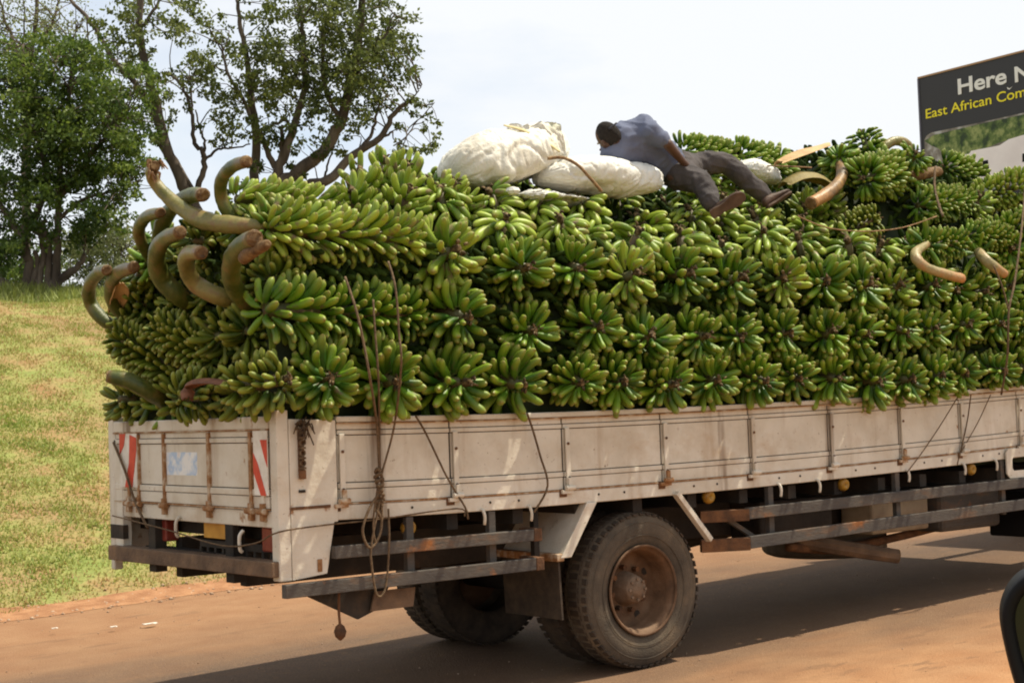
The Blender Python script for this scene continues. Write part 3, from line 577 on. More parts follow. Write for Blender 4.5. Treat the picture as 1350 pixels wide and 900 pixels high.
# side guards
def guard(x0, x1, z0, z1, h, endm, hx=.0, y=-.03):
    mb = MB(); mb.bar((x0, y, z0+h/2), (x1, y, z1+h/2), .05, h); return mb.build('guard_bar', M['bar'], truck, bevel=.004)
guard(.30, 1.72, .925, .915, .07, None); guard(-.02, 1.73, .735, .735, .075, None)
MB().box(1.72, 1.78, -.058, .10, .912, .99).build('guard_end', M['rust'], truck, bevel=.004); MB().box(1.73, 1.79, -.058, .12, .732, .812).build('guard_end', M['rust'], truck, bevel=.004)
guard(3.62, 7.6, .915, .955, .078, None); guard(3.62, 7.6, .712, .782, .085, None)
for (z, zz) in ((.905, .985), (.702, .79)):
    mb = MB(); mb.quadbox([(3.30, .10, z), (3.62, -.055, z), (3.62, .0, z), (3.34, .16, z), (3.30, .10, zz), (3.62, -.055, zz), (3.62, .0, zz), (3.34, .16, zz)]); mb.build('guard_end', M['rust'], truck, bevel=.004)
for X, a in ((.82, 1), (1.42, 1), (3.88, 0), (5.28, 0), (6.62, 0)): MB().box(X, X+.05, .005, .045, .74, 1.11+sag(X)).build('guard_strut', M['bar'], truck, bevel=.003)
MB().bar((3.42, .06, .97), (3.80, .06, .76), .03, .03).build('guard_brace', M['bar'], truck)
# mudguard behind the rear wheel: sloping sheet with a folded side flange
mb = MB(); mb.quadbox([(1.98, .0, .80), (2.02, .0, .80), (2.02, .62, .80), (1.98, .62, .80), (2.20, .0, 1.12), (2.24, .0, 1.12), (2.24, .62, 1.12), (2.20, .62, 1.12)]); mb.build('mudguard', M['paint'], truck, bevel=.004)
MB().quadbox([(1.96, -.014, .785), (2.045, -.014, .785), (2.045, -.001, .785), (1.96, -.001, .785), (2.19, -.014, 1.118), (2.275, -.014, 1.118), (2.275, -.001, 1.118), (2.19, -.001, 1.118)]).build('mudguard_flange', M['paint'], truck, bevel=.004)
MB().box(1.93, 1.99, -.01, .62, .765, .812).build('mudguard_lip', M['paint_rust'], truck, bevel=.005)
MB().quadbox([(1.96, .0, .40), (1.975, .0, .40), (1.975, .58, .40), (1.96, .58, .40), (1.96, .02, .765), (1.975, .02, .765), (1.975, .60, .765), (1.96, .60, .765)]).build('mud_flap', M['tread'], truck)
MB().box(1.84, 1.88, .10, .14, .79, 1.10).build('mudguard_bracket', M['chassis'], truck)
MB().bar((2.96, -.02, 1.135), (3.26, -.02, .80), .035, .05, up=(0, 1, 0)).build('mudguard_stay', M['paint'], truck, bevel=.004)
# hanging flaps and tow chain under the rear overhang
MB().prism([(.16, .05, .73), (.72, .05, .73), (.62, .05, .60), (.50, .05, .56)], (0, .02, 0)).build('hanging_gusset', M['chassis'], truck)
MB().prism([(.60, .02, .71), (.88, .02, .71), (.86, .02, .60), (.57, .02, .60)], (0, .015, 0)).build('tool_flap', M['beam'], truck)
MB().tube([(.36, .02, .73), (.355, .02, .62), (.36, .02, .55)], .008, 6).build('tow_chain', M['rust'], truck)
MB().lathe([(-.05, .006), (-.03, .028), (.0, .036), (.03, .025), (.045, .006)], (.36, .02, .51), 10, 'Z').build('chain_end', M['rust'], truck, smooth=True)
# marker lamps, hooks, perforated bracket
for X, z in ((.86, 1.055), (3.33, 1.085), (4.73, 1.09), (6.28, 1.125)):
    MB().lathe([(-.005, .001), (-.03, .022), (-.022, .040), (.0, .050), (.02, .045), (.03, .02), (.03, .001)], (X, .045, z), 16, 'Y').build('marker_lamp', M['amber'], truck, smooth=True)
for X in (1.36, 1.72, 3.97, 4.38, 5.40, 6.10, 6.52): MB().tube(smooth_path([(X, .02, 1.125+sag(X)), (X, -.02, 1.12+sag(X)), (X+.005, -.03, 1.08+sag(X)), (X+.003, -.025, 1.035+sag(X))], 3), .010, 7).build('rope_hook', M['paint'], truck, smooth=True)
s_ = sag(6.8); c = []
mb = MB(); x0, x1, z0, z1 = 6.66, 7.02, 1.03, 1.27
outer = [(x0+.04, z0), (x1-.04, z0), (x1, z0+.04), (x1, z1-.03), (x1-.03, z1), (x0+.03, z1), (x0, z1-.03), (x0, z0+.04)]
inner = [(x0+.095, z0+.06), (x1-.095, z0+.06), (x1-.075, z0+.08), (x1-.075, z1-.09), (x1-.095, z1-.07), (x0+.095, z1-.07), (x0+.075, z1-.09), (x0+.075, z0+.08)]
for k in range(8):
    a, b_, c2, d2 = outer[k], outer[(k+1) % 8], inner[(k+1) % 8], inner[k]
    mb.quadbox([(a[0], -.028, a[1]), (b_[0], -.028, b_[1]), (c2[0], -.028, c2[1]), (d2[0], -.028, d2[1]), (a[0], -.016, a[1]), (b_[0], -.016, b_[1]), (c2[0], -.016, c2[1]), (d2[0], -.016, d2[1])])
mb.build('slotted_side_bracket', M['paint'], truck)
# tanks and boxes under the bed
MB().box(5.35, 6.05, .30, .62, .66, .92).build('fuel_tank', nmat('dusty_box', [(.3, (.20, .15, .10)), (.7, (.34, .27, .18))], 5, 6, .7), truck, bevel=.02)
MB().box(4.15, 4.95, .35, .66, .70, .99).build('battery_box', M['chassis'], truck, bevel=.02)
MB().box(6.15, 6.95, .25, .62, .62, .97).build('air_tank_box', M['bar'], truck, bevel=.04)
MB().box(7.05, 7.75, .02, .45, .52, .90).build('step_box', M['black'], truck, bevel=.02)
MB().tube([(2.69, 1.1, .52), (4.6, 1.1, .72), (7.5, 1.1, .78)], [.06, .05, .05], 12).build('drive_shaft', M['chassis'], truck, smooth=True)
MB().tube(smooth_path([(4.6, .5, .62), (5.2, .55, .55), (6.0, .6, .58), (6.5, .6, .62)], 4), .035, 8).build('exhaust_pipe', M['rust'], truck, smooth=True)
MB().tube([(2.69, .3, .5), (2.69, TW-.3, .5)], .085, 14).build('rear_axle', M['chassis'], truck, smooth=True)
MB().lathe([(-.20, .05), (-.15, .16), (0, .22), (.15, .16), (.20, .05)], (2.69, 1.13, .50), 18, 'X').build('differential', M['chassis'], truck, smooth=True)
for y in (.70, 1.56):
    for k in range(5): MB().bar((2.69-.62+k*.06, y, .66+k*.018), (2.69+.62-k*.06, y, .66+k*.018), .075, .016).build('leaf_spring', M['rust'], truck)
# spare wheel carried flat under the bed
def tyre_prof(wd=.24, Rr=.5134, ri=.287):
    h = wd/2
    return [(-h+.045, ri-.01), (-h+.02, ri+.012), (-h+.004, ri+.05), (-h-.006, ri+.10), (-h-.004, ri+.15), (-h+.012, ri+.195), (-h+.028, Rr-.012), (-h+.05, Rr), (h-.05, Rr), (h-.028, Rr-.012), (h-.012, ri+.195), (h+.004, ri+.15), (h+.006, ri+.10), (h-.004, ri+.05), (h-.02, ri+.012), (h-.045, ri-.01), (-h+.045, ri-.01)]
MB().lathe(tyre_prof(), (5.75, 1.15, .56), 48, 'Z').build('spare_tyre', M['tyre'], truck, smooth=True)
def rear_wheel(cy, out_, dual=True):
    c = V((2.69, cy, .5134)); sgn = out_
    wl_ = MB()
    def pr(p): return [(t*sgn, r) for t, r in p]
    # rim: outer flange, barrel running inwards to the disc, disc with a dish
    prof = [(-.118, .282), (-.126, .292), (-.120, .300), (-.106, .296), (-.098, .268), (-.06, .255), (.05, .250), (.065, .236), (.072, .17), (.066, .10), (.07, .02), (.09, .02), (.10, .26), (.12, .28)]
    wl_.lathe(pr(prof), c, 48, 'Y'); wh = wl_.build('wheel', M['rim'], truck, smooth=True); ORG[wh.name] = V((0, 0, 0))
    MB().lathe(pr(tyre_prof()), c, 72, 'Y').build('tyre', M['tyre'], wh, smooth=True)
    mb = MB(); n = 54
    for k in range(n):
        for j, (t0, t1) in enumerate(((-.115, -.05), (-.04, .04), (.05, .115))):
            a = 2*math.pi*(k+.5*(j % 2))/n; a2 = a+2*math.pi*.62/n; rr0 = .503; rr1 = .5165 if j == 1 else .515
            P = []
            for r_ in (rr0, rr1):
                for (aa, t) in ((a, t0), (a2, t0), (a2, t1), (a, t1)):
                    rj = r_-(.014 if (abs(t) > .11) else 0); P.append(c+V((math.cos(aa)*rj, t, math.sin(aa)*rj)))
            mb.quadbox(P)
    tr = mb.build('tread', M['tread'], wh)
    for rr_ in (.36, .445): MB().lathe(pr([(-.1255 if rr_ < .4 else -.1225, rr_-.004), (-.1285 if rr_ < .4 else -.1265, rr_), (-.1255 if rr_ < .4 else -.1205, rr_+.004)]), c, 64, 'Y').build('sidewall_rib', M['tyre'], wh, smooth=True)
    MB().lathe(pr([(.07, .115), (.0, .100), (-.035, .088), (-.05, .080), (-.055, .05), (-.06, .048), (-.062, .0)]), c, 28, 'Y').build('hub', M['hub'], wh, smooth=True)
    for k in range(8):
        a = 2*math.pi*k/8; p = c+V((math.cos(a)*.068, -.050*sgn, math.sin(a)*.068)); MB().tube([p, p+V((0, -.014*sgn, 0))], .011, 6).build('hub_bolt', M['hub'], wh)
        a += .2; p = c+V((math.cos(a)*.145, .065*sgn, math.sin(a)*.145)); MB().tube([p, p+V((0, -.04*sgn, 0))], .018, 6).build('wheel_nut', M['rust'], wh)
    for k in range(4):
        a = 2*math.pi*k/4+.5; p = c+V((math.cos(a)*.205, .070*sgn, math.sin(a)*.205)); MB().tube([p, p+V((0, -.003*sgn, 0))], .026, 12).build('hand_hole', M['gap'], wh)
    if dual:
        c2 = c+V((0, .31*sgn, 0)); MB().lathe(tyre_prof(), c2, 56, 'Y').build('inner_tyre', M['tread'], wh, smooth=True)
        mb = MB()
        for k in range(n):
            a = 2*math.pi*k/n; a2 = a+2*math.pi*.6/n; P = []
            for r_ in (.503, .515):
                for (aa, t) in ((a, -.11), (a2, -.11), (a2, .11), (a, .11)): P.append(c2+V((math.cos(aa)*r_, t, math.sin(aa)*r_)))
            mb.quadbox(P)
        mb.build('inner_tread', M['tread'], wh)
rear_wheel(.15, 1); rear_wheel(TW-.15, -1)
# front wheels and plain cab, mostly outside the picture
def front_wheel(cy, sgn):
    c = V((10.3, cy, .76)); wh = MB().lathe([(t*sgn, r) for t, r in [(-.10, .28), (-.11, .29), (-.08, .25), (-.03, .20), (-.05, .12), (-.09, .10), (-.10, .0)]], c, 36, 'Y').build('wheel', M['rim'], truck, smooth=True); ORG[wh.name] = V((0, 0, 0))
    MB().lathe(tyre_prof(), c, 56, 'Y').build('tyre', M['tyre'], wh, smooth=True)
front_wheel(.16, 1); front_wheel(TW-.16, -1)
MB().tube([(10.3, .2, .76), (10.3, TW-.2, .76)], .06, 10).build('front_axle', M['chassis'], truck)
cabm = M['paint']
cab = MB().prism([(9.800, .02, .80), (11.450, .02, .80), (11.520, .02, 1.45), (11.300, .02, 2.45), (9.800, .02, 2.50)], (0, TW-.04, 0)).build('cab', cabm, truck, bevel=.05); ORG[cab.name] = V((0, 0, 0))
glass = mat('dark_glass', (.02, .025, .03), .08, .6)
MB().prism([(10.250, .012, 1.55), (11.280, .012, 1.55), (11.150, .012, 2.25), (10.250, .012, 2.28)], (0, .006, 0)).build('side_window', glass, cab); MB().prism([(10.250, TW-.012, 1.55), (11.280, TW-.012, 1.55), (11.150, TW-.012, 2.25), (10.250, TW-.012, 2.28)], (0, -.006, 0)).build('side_window', glass, cab)
MB().quadbox([(11.500, .2, 1.5), (11.525, .2, 1.5), (11.525, TW-.2, 1.5), (11.500, TW-.2, 1.5), (11.320, .2, 2.3), (11.345, .2, 2.3), (11.345, TW-.2, 2.3), (11.320, TW-.2, 2.3)]).build('windscreen', glass, cab)
MB().box(11.450, 11.600, .02, TW-.02, .55, .80).build('front_bumper', M['bar'], truck, bevel=.03)
MB().box(TL, TL+.06, .0, TW, 1.15, 2.65).build('headboard', M['paint'], truck, bevel=.01)
# timber lying on the carrier under the bed
p0, p1 = atY(1052, 713, .55), atY(1183, 733, .15)
lg = MB(); lg.tube([p0, p0.lerp(p1, .3), p0.lerp(p1, .7), p1], [.045, .06, .06, .055], 9); log = lg.build('timber', M['beam'], loc=p0, smooth=False, label='rough brown timber slung crosswise under the middle of the truck bed', cat='timber')
MB().tube([p1, p1+(p1-p0).normalized()*.006], .057, 9).build('cut_face', M['cut'], log)

# ---------------------------------------------------------------- banana bunches
def finger_mesh(Lf, Rf, bend, seed, m):
    rnd = random.Random(seed); n = 7
    st = [(0, .32), (.08, .40), (.18, .80), (.34, 1), (.58, 1.0), (.78, .97), (.89, .82), (.955, .52), (.985, .26), (1.0, .20)]
    vs_ = []; al = []; fs = []
    for i, (t, r) in enumerate(st):
        th = bend*t**1.1; x = Lf*(math.sin(th)/th*t if th > 1e-4 else t); z = Lf*t*(1-math.cos(th))/th if th > 1e-4 else 0
        nx_, nz_ = -math.sin(th*1.0), math.cos(th*1.0)
        for k in range(n):
            a = 2*math.pi*k/n+.2; rr = Rf*r*(1+.05*math.cos(5*a)+rnd.uniform(-.03, .03))
            vs_.append((x+nx_*rr*math.cos(a), rr*math.sin(a), z+nz_*rr*math.cos(a))); al.append(t)
    m_ = len(st)
    for i in range(m_-1):
        for k in range(n): fs.append([i*n+k, i*n+(k+1) % n, (i+1)*n+(k+1) % n, (i+1)*n+k])
    fs.append([(m_-1)*n+k for k in range(n)])
    me = bpy.data.meshes.new('banana'); me.from_pydata(vs_, [], fs); me.update(); me.polygons.foreach_set('use_smooth', [True]*len(fs))
    a = me.attributes.new('along', 'FLOAT', 'POINT'); a.data.foreach_set('value', al); me.materials.append(m); return me
FM = {}
for key, mm in (('side', M['ban_side']), ('top', M['ban_top']), ('dark', M['ban_dark'])):
    FM[key] = [finger_mesh(.158*s, .0220*(.96+.03*(i % 3)), R(b_*1.15), i, mm) for i, (s, b_) in enumerate(((1, 42), (1.08, 55), (.92, 35), (1.04, 48), (.97, 62), (1.1, 38)))]
def knot_mesh(seed):
    mb = MB(); rnd = random.Random(seed); mb.tube([(0, 0, 0), (.02, 0, 0), (.04, .005, .0), (.048, .006, .003)], [.022, .024, .021, .012], 8)
    for k in range(7):
        a = rnd.uniform(0, 6.28); q = V((.03+rnd.uniform(0, .03), math.cos(a)*.022, math.sin(a)*.022)); e = q+V((rnd.uniform(-.01, .025), math.cos(a)*.022, math.sin(a)*.022))
        mb.tube([q, (q+e)/2+V((.004, .003, 0)), e], [.008, .007, .003], 4)
    me = bpy.data.meshes.new('stalk_end'); me.from_pydata([tuple(v) for v in mb.v], [], mb.f); me.update(); me.materials.append(M['knot']); me.polygons.foreach_set('use_smooth', [True]*len(me.polygons)); return me
KM = [knot_mesh(i) for i in range(5)]
NB = [0]
def frame(ax):
    a = V(ax).normalized(); e1 = a.cross(V((0, 0, 1)));
    if e1.length < .1: e1 = a.cross(V((1, 0, 0)))
    e1.normalize(); return a, e1, a.cross(e1).normalized()
def put_finger(root, pos, d0, zc, sc, key, roll=0):
    d0 = d0.normalized(); z = (zc-d0*zc.dot(d0)); z = z.normalized() if z.length > 1e-3 else d0.orthogonal().normalized()
    y = z.cross(d0)
    m = Matrix((d0, y, z)).transposed().to_4x4()
    if roll: m = m@Matrix.Rotation(roll, 4, 'X')
    s = sc; m = Matrix.Translation(pos)@m@Matrix.Diagonal((s, s*random.uniform(.9, 1.1), s*random.uniform(.92, 1.08), 1))
    o = bpy.data.objects.new('banana', random.choice(FM[key])); COL.objects.link(o); o.parent = root; o.matrix_basis = m; NB[0] += 1
def bunch(p, ax, label, group, key='side', kind='face', size=1.0, rings=None, knot=True, length=.7, cull=True, flip=1, core_r=.065, sq=1.0, tight=1.0, lean=62, nf=15, curl=1):
    """kind 'face': rings of fingers round the end of the stalk that points at the viewer;
       kind 'lying': whorls along the whole stalk seen from the side"""
    p = V(p); root = empty('banana_bunch', tuple(p), label=label, cat='banana bunch', group=group)
    a, e1, e2 = frame(ax); s = size; view = (p-CAM).normalized()
    tw = random.uniform(0, 6.28)
    if kind == 'face':
        rings = rings or [(5, 60, .024, .80, .0), (10, 80, .036, .96, -.025), (13, 90, .044, 1.04, -.07), (14, 98, .050, 1.10, -.125), (14, 104, .054, 1.10, -.19), (11, 110, .054, 1.05, -.26)]
        gap = random.uniform(0, 6.28); g2_ = random.uniform(0, 6.28); ell = random.uniform(-.12, .12); drop = random.uniform(.0, .07)
        for j, (n, fl, r0, ls, dep) in enumerate(rings):
            ph0 = random.uniform(0, 6.28)
            for k in range(n):
                ph = ph0+2*math.pi*k/n+random.gauss(0, .09)
                if j == 0 and math.cos(ph-gap) > .3: continue
                if random.random() < drop or (j < 4 and math.cos(ph-g2_) > .97): continue
                if j == 1 and math.cos(ph-gap-2.2) > .80: continue
                e = e1*math.cos(ph)+e2*math.sin(ph)*sq; f_ = R(fl+random.gauss(0, 10)-9*math.cos(ph-gap)); d = e*math.sin(f_)+a*math.cos(f_)+(e1*random.gauss(0, .09)+e2*random.gauss(0, .09))
                # fruit curls up towards the light and forward along the stalk
                zc = a*1.0+V((0, 0, .35)) if curl > 0 else V((random.gauss(0, .3), random.gauss(0, .3), -.8))
                put_finger(root, e*r0*s+a*dep*s, d, zc, s*ls*random.uniform(.84, 1.10)*(1+ell*math.cos(2*ph)), key, random.gauss(0, .25))
        mb = MB(); mb.tube([-a*.34*s, -a*.12*s, -a*.015*s], [.045*s, .036*s, .025*s], 8); st = mb.build('stalk', M['stalk'], None, smooth=True); st.parent = root; st.location = (0, 0, 0)
        if knot:
            o = bpy.data.objects.new('stalk_end', random.choice(KM)); COL.objects.link(o); o.parent = root
            o.matrix_basis = Matrix.Translation(-a*.01)@Matrix((a, e1, e2)).transposed().to_4x4()@Matrix.Diagonal((s*random.uniform(.7, 1.4), s, s, 1))
    else:
        nh = max(3, int(length/(.064*s*tight))); phh = random.uniform(0, 6.28)
        for h in range(nh):
            t = (h+.5)/nh-.5; ph0 = phh+h*.23
            n = int(nf*(1-.25*abs(t)*2)); sc = s*(1.0-.28*max(0, t*2)*flip-.12*max(0, -t*2))
            for k in range(n):
                ph = ph0+2*math.pi*k/n+random.gauss(0, .08); e = e1*math.cos(ph)+e2*math.sin(ph)
                if cull and e.dot(view) > .25: continue
                f_ = R(lean-16*max(0, e.z)+random.gauss(0, 6)); d = e*math.sin(f_)+a*flip*math.cos(f_)
                put_finger(root, e*core_r*s+a*t*length, d, -a*flip*.55+e*.5+V((0, 0, .25)), sc*random.uniform(.88, 1.06), key, random.gauss(0, .15))
        for k in range(nf//2):
            ph = k*6.283/(nf//2)+random.gauss(0, .2); e = e1*math.cos(ph)+e2*math.sin(ph); d = e*math.sin(R(38))+a*flip*math.cos(R(38))
            put_finger(root, e*.02*s+a*flip*(length*.5-.05), d, -a*flip*.3+V((0, 0, .4)), s*random.uniform(.62, .8), key)
            d = e*math.sin(R(64))-a*flip*math.cos(R(64)); put_finger(root, e*.03*s-a*flip*(length*.5-.03), d, a*flip*.3+V((0, 0, .4)), s*random.uniform(.8, .95), key)
        mb = MB(); mb.tube([-a*(length/2-.04), a*0, a*(length/2-.04)], [.034*s, .045*s, .034*s], 8); st = mb.build('stalk', M['stalk'], None, smooth=True); st.parent = root
        if knot:
            o = bpy.data.objects.new('stalk_end', random.choice(KM)); COL.objects.link(o); o.parent = root
            o.matrix_basis = Matrix.Translation(a*flip*(length/2-.01))@Matrix((a*flip, e1, e2)).transposed().to_4x4()@Matrix.Diagonal((s, s, s, 1))
    return root
ORD = 'first second third fourth fifth sixth seventh eighth ninth tenth eleventh twelfth thirteenth fourteenth fifteenth sixteenth seventeenth eighteenth nineteenth twentieth'.split()
def ordn(i): return ORD[i] if i < 20 else 'twenty-'+ORD[i-20]
def J(s): return random.gauss(0, s)
G1 = 'banana bunches stacked along the side of the truck'
# bottom row resting on the side boards
X1 = [.23, .67, 1.16, 1.59, 2.05, 2.45, 2.83, 3.28, 3.70, 4.09, 4.51, 4.93, 5.31, 5.68, 6.04, 6.47, 6.85, 7.25, 7.65]
Z1 = [1.95, 1.92, 1.91, 1.89, 1.89, 1.90, 1.87, 1.89, 1.88, 1.89, 1.89, 1.86, 1.87, 1.90, 1.91, 1.92, 1.93, 1.93, 1.93]
for i, (X, z) in enumerate(zip(X1, Z1)):
    bunch((X, -.15+J(.02), z-.015), (J(.14)-.12, -1, J(.12)-.05), 'green banana bunch, %s from the rear corner in the bottom row on the side boards' % ordn(i), G1, size=(1.06 if i < 4 else .99)+J(.05))
X2 = [1.22, 1.77, 2.26, 2.71, 3.18, 3.56, 4.04, 4.47, 4.89, 5.34, 5.71, 6.10, 6.55, 6.98, 7.4]
Z2 = [2.27, 2.20, 2.22, 2.17, 2.16, 2.16, 2.19, 2.20, 2.18, 2.20, 2.23, 2.26, 2.27, 2.27, 2.27]
for i, (X, z) in enumerate(zip(X2, Z2)):
    bunch((X, -.11+J(.02), z+.015), (J(.14)-.10, -1, J(.12)), 'green banana bunch facing the road, %s from the tail in the second row up' % ordn(i), G1, size=(1.05 if i < 4 else .98)+J(.05))
X3 = [1.19, 1.71, 2.17, 2.65, 3.17, 3.64, 4.09, 4.53, 4.96, 5.40, 5.80]
Z3 = [2.68, 2.59, 2.60, 2.58, 2.60, 2.58, 2.59, 2.58, 2.56, 2.57, 2.58]
for i, (X, z) in enumerate(zip(X3, Z3)):
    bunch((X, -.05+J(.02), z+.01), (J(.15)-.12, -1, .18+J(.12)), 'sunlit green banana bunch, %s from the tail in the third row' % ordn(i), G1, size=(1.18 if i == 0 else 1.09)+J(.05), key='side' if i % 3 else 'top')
for i, (X, Y, z, sz) in enumerate([(6.15, .0, 2.56, .98), (6.5, .0, 2.55, .98), (6.85, -.02, 2.60, 1), (7.2, 0, 2.6, 1), (6.95, .02, 2.92, .95), (7.3, .0, 2.95, 1)]):
    bunch((X, Y, z), (-.3+J(.2), -1, J(.2)), 'green banana bunch near the front, %s beyond the drooping pale stalks' % ordn(i), G1, size=sz)
# upper slope, three receding rows of scuffed bunches
G2 = 'banana bunches on the upper slope of the load'
for i, X in enumerate(np.arange(1.70, 6.3, .42)):
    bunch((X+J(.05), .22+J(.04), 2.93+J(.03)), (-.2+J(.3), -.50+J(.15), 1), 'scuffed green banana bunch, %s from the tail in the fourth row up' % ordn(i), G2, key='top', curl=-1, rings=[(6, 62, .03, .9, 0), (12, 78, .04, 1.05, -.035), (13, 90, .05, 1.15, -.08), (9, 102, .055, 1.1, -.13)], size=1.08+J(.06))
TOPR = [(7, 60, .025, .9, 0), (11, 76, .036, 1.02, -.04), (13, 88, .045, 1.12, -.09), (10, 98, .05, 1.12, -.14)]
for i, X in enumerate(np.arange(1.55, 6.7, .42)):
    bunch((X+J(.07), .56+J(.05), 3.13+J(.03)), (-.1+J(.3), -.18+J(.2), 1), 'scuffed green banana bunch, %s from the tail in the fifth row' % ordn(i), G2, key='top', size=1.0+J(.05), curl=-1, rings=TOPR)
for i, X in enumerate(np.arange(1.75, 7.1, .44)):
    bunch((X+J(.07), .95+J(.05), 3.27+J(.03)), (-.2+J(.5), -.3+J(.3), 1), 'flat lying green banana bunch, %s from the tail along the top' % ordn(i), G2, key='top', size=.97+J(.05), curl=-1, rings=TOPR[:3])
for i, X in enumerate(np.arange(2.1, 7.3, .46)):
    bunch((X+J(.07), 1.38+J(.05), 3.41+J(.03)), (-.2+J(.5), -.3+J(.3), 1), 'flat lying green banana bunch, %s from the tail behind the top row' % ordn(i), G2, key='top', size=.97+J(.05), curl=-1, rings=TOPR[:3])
G3 = 'banana bunches lying lengthwise at the rear of the load'
def lying(px, py, Y, ax, lab, length=.7, size=1, key='side', flip=1, group=G3, knot=True, tight=1.0, core=.065, lean=62):
    return bunch(atY(px, py, Y), ax, lab, group, key=key, kind='lying', size=size, length=length, flip=flip, knot=knot, tight=tight, core_r=core, lean=lean)
lying(405, 305, .12, (1, .05, -.06), 'long banana bunch lying lengthwise at the rear shoulder of the load above the corner', .60, 1.05, 'top', flip=1, lean=44, knot=False)
lying(498, 312, .12, (1, .05, -.04), 'banana bunch with browned finger tips left of the uppermost round bunch', .46, 1.05, 'top', flip=1, lean=50, knot=False)
lying(385, 410, .06, (1, .05, -.04), 'banana bunch with thick fingers at the rear edge, middle layer of the corner', .42, 1.15, flip=1, knot=False, lean=50)
lying(487, 412, .08, (1, -.02, 0), 'banana bunch showing a mass of round finger tips behind the hanging ropes', .62, 1.0, flip=1, tight=.82)
lying(345, 505, .02, (.35, -.9, .1), 'banana bunch at the very corner of the truck above the near corner post', .35, .95, 'dark')
lying(375, 268, .45, (1, .1, 0), 'banana bunch on the upper rear edge beside the upright curved stalk', .75, .85, 'top', flip=1, lean=38)
for i, (px, py, Y, ax, ln, sz) in enumerate([(475, 230, .62, (-.3, -.5, .9), .4, 1.0), (535, 222, .75, (.2, -.4, .9), .45, 1.05), (465, 256, .42, (-.4, -.5, .8), .4, .95), (540, 252, .45, (.2, -.6, .8), .4, .98), (595, 247, .55, (.5, -.4, .8), .4, .95), (615, 262, .55, (.4, -.6, .6), .4, .9), (505, 215, .95, (0, -.2, 1), .4, 1.0)]):
    bunch(atY(px, py, Y), ax, 'scuffed banana bunch in the mound left of the big white sack, %s in it' % ordn(i), 'banana bunches in the mound beside the sack', key='top', kind='face', size=sz, rings=[(6, 50, .02, .85, 0), (9, 66, .03, 1, -.05), (11, 80, .034, 1.05, -.12), (9, 95, .035, 1, -.19)])
# rear face
G4 = 'banana bunches stacked at the tail of the truck'
k = 0
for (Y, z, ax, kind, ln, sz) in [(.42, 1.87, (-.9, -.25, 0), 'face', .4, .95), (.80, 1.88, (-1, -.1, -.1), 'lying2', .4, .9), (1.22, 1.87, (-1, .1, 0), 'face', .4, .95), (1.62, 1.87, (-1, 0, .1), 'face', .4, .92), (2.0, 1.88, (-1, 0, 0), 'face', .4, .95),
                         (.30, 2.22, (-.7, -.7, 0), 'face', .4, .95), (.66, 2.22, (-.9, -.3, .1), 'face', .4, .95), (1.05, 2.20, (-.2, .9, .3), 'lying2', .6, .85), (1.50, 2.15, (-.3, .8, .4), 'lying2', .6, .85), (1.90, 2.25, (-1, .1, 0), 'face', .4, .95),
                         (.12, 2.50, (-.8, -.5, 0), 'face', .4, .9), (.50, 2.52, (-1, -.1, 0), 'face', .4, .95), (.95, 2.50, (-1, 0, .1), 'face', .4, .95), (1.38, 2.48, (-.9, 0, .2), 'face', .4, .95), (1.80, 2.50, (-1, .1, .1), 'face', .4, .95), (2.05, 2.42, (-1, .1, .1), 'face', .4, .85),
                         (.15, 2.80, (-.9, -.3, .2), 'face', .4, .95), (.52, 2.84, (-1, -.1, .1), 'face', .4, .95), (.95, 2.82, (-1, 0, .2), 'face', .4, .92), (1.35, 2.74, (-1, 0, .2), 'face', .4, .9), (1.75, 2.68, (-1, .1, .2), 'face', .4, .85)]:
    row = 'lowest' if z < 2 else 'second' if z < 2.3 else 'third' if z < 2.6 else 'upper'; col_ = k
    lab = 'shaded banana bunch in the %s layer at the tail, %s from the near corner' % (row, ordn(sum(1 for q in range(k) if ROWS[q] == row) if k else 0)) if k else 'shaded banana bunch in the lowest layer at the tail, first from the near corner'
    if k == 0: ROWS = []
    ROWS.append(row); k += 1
    bunch((-.05+J(.02)+(.07 if z > 2.4 and Y < 1.6 else 0), min(Y, 1.97), z), ax, lab, G4, key='dark', kind='lying' if kind == 'lying2' else 'face', size=sz*.98, length=ln, knot=False, tight=.8 if kind == 'lying2' else 1)
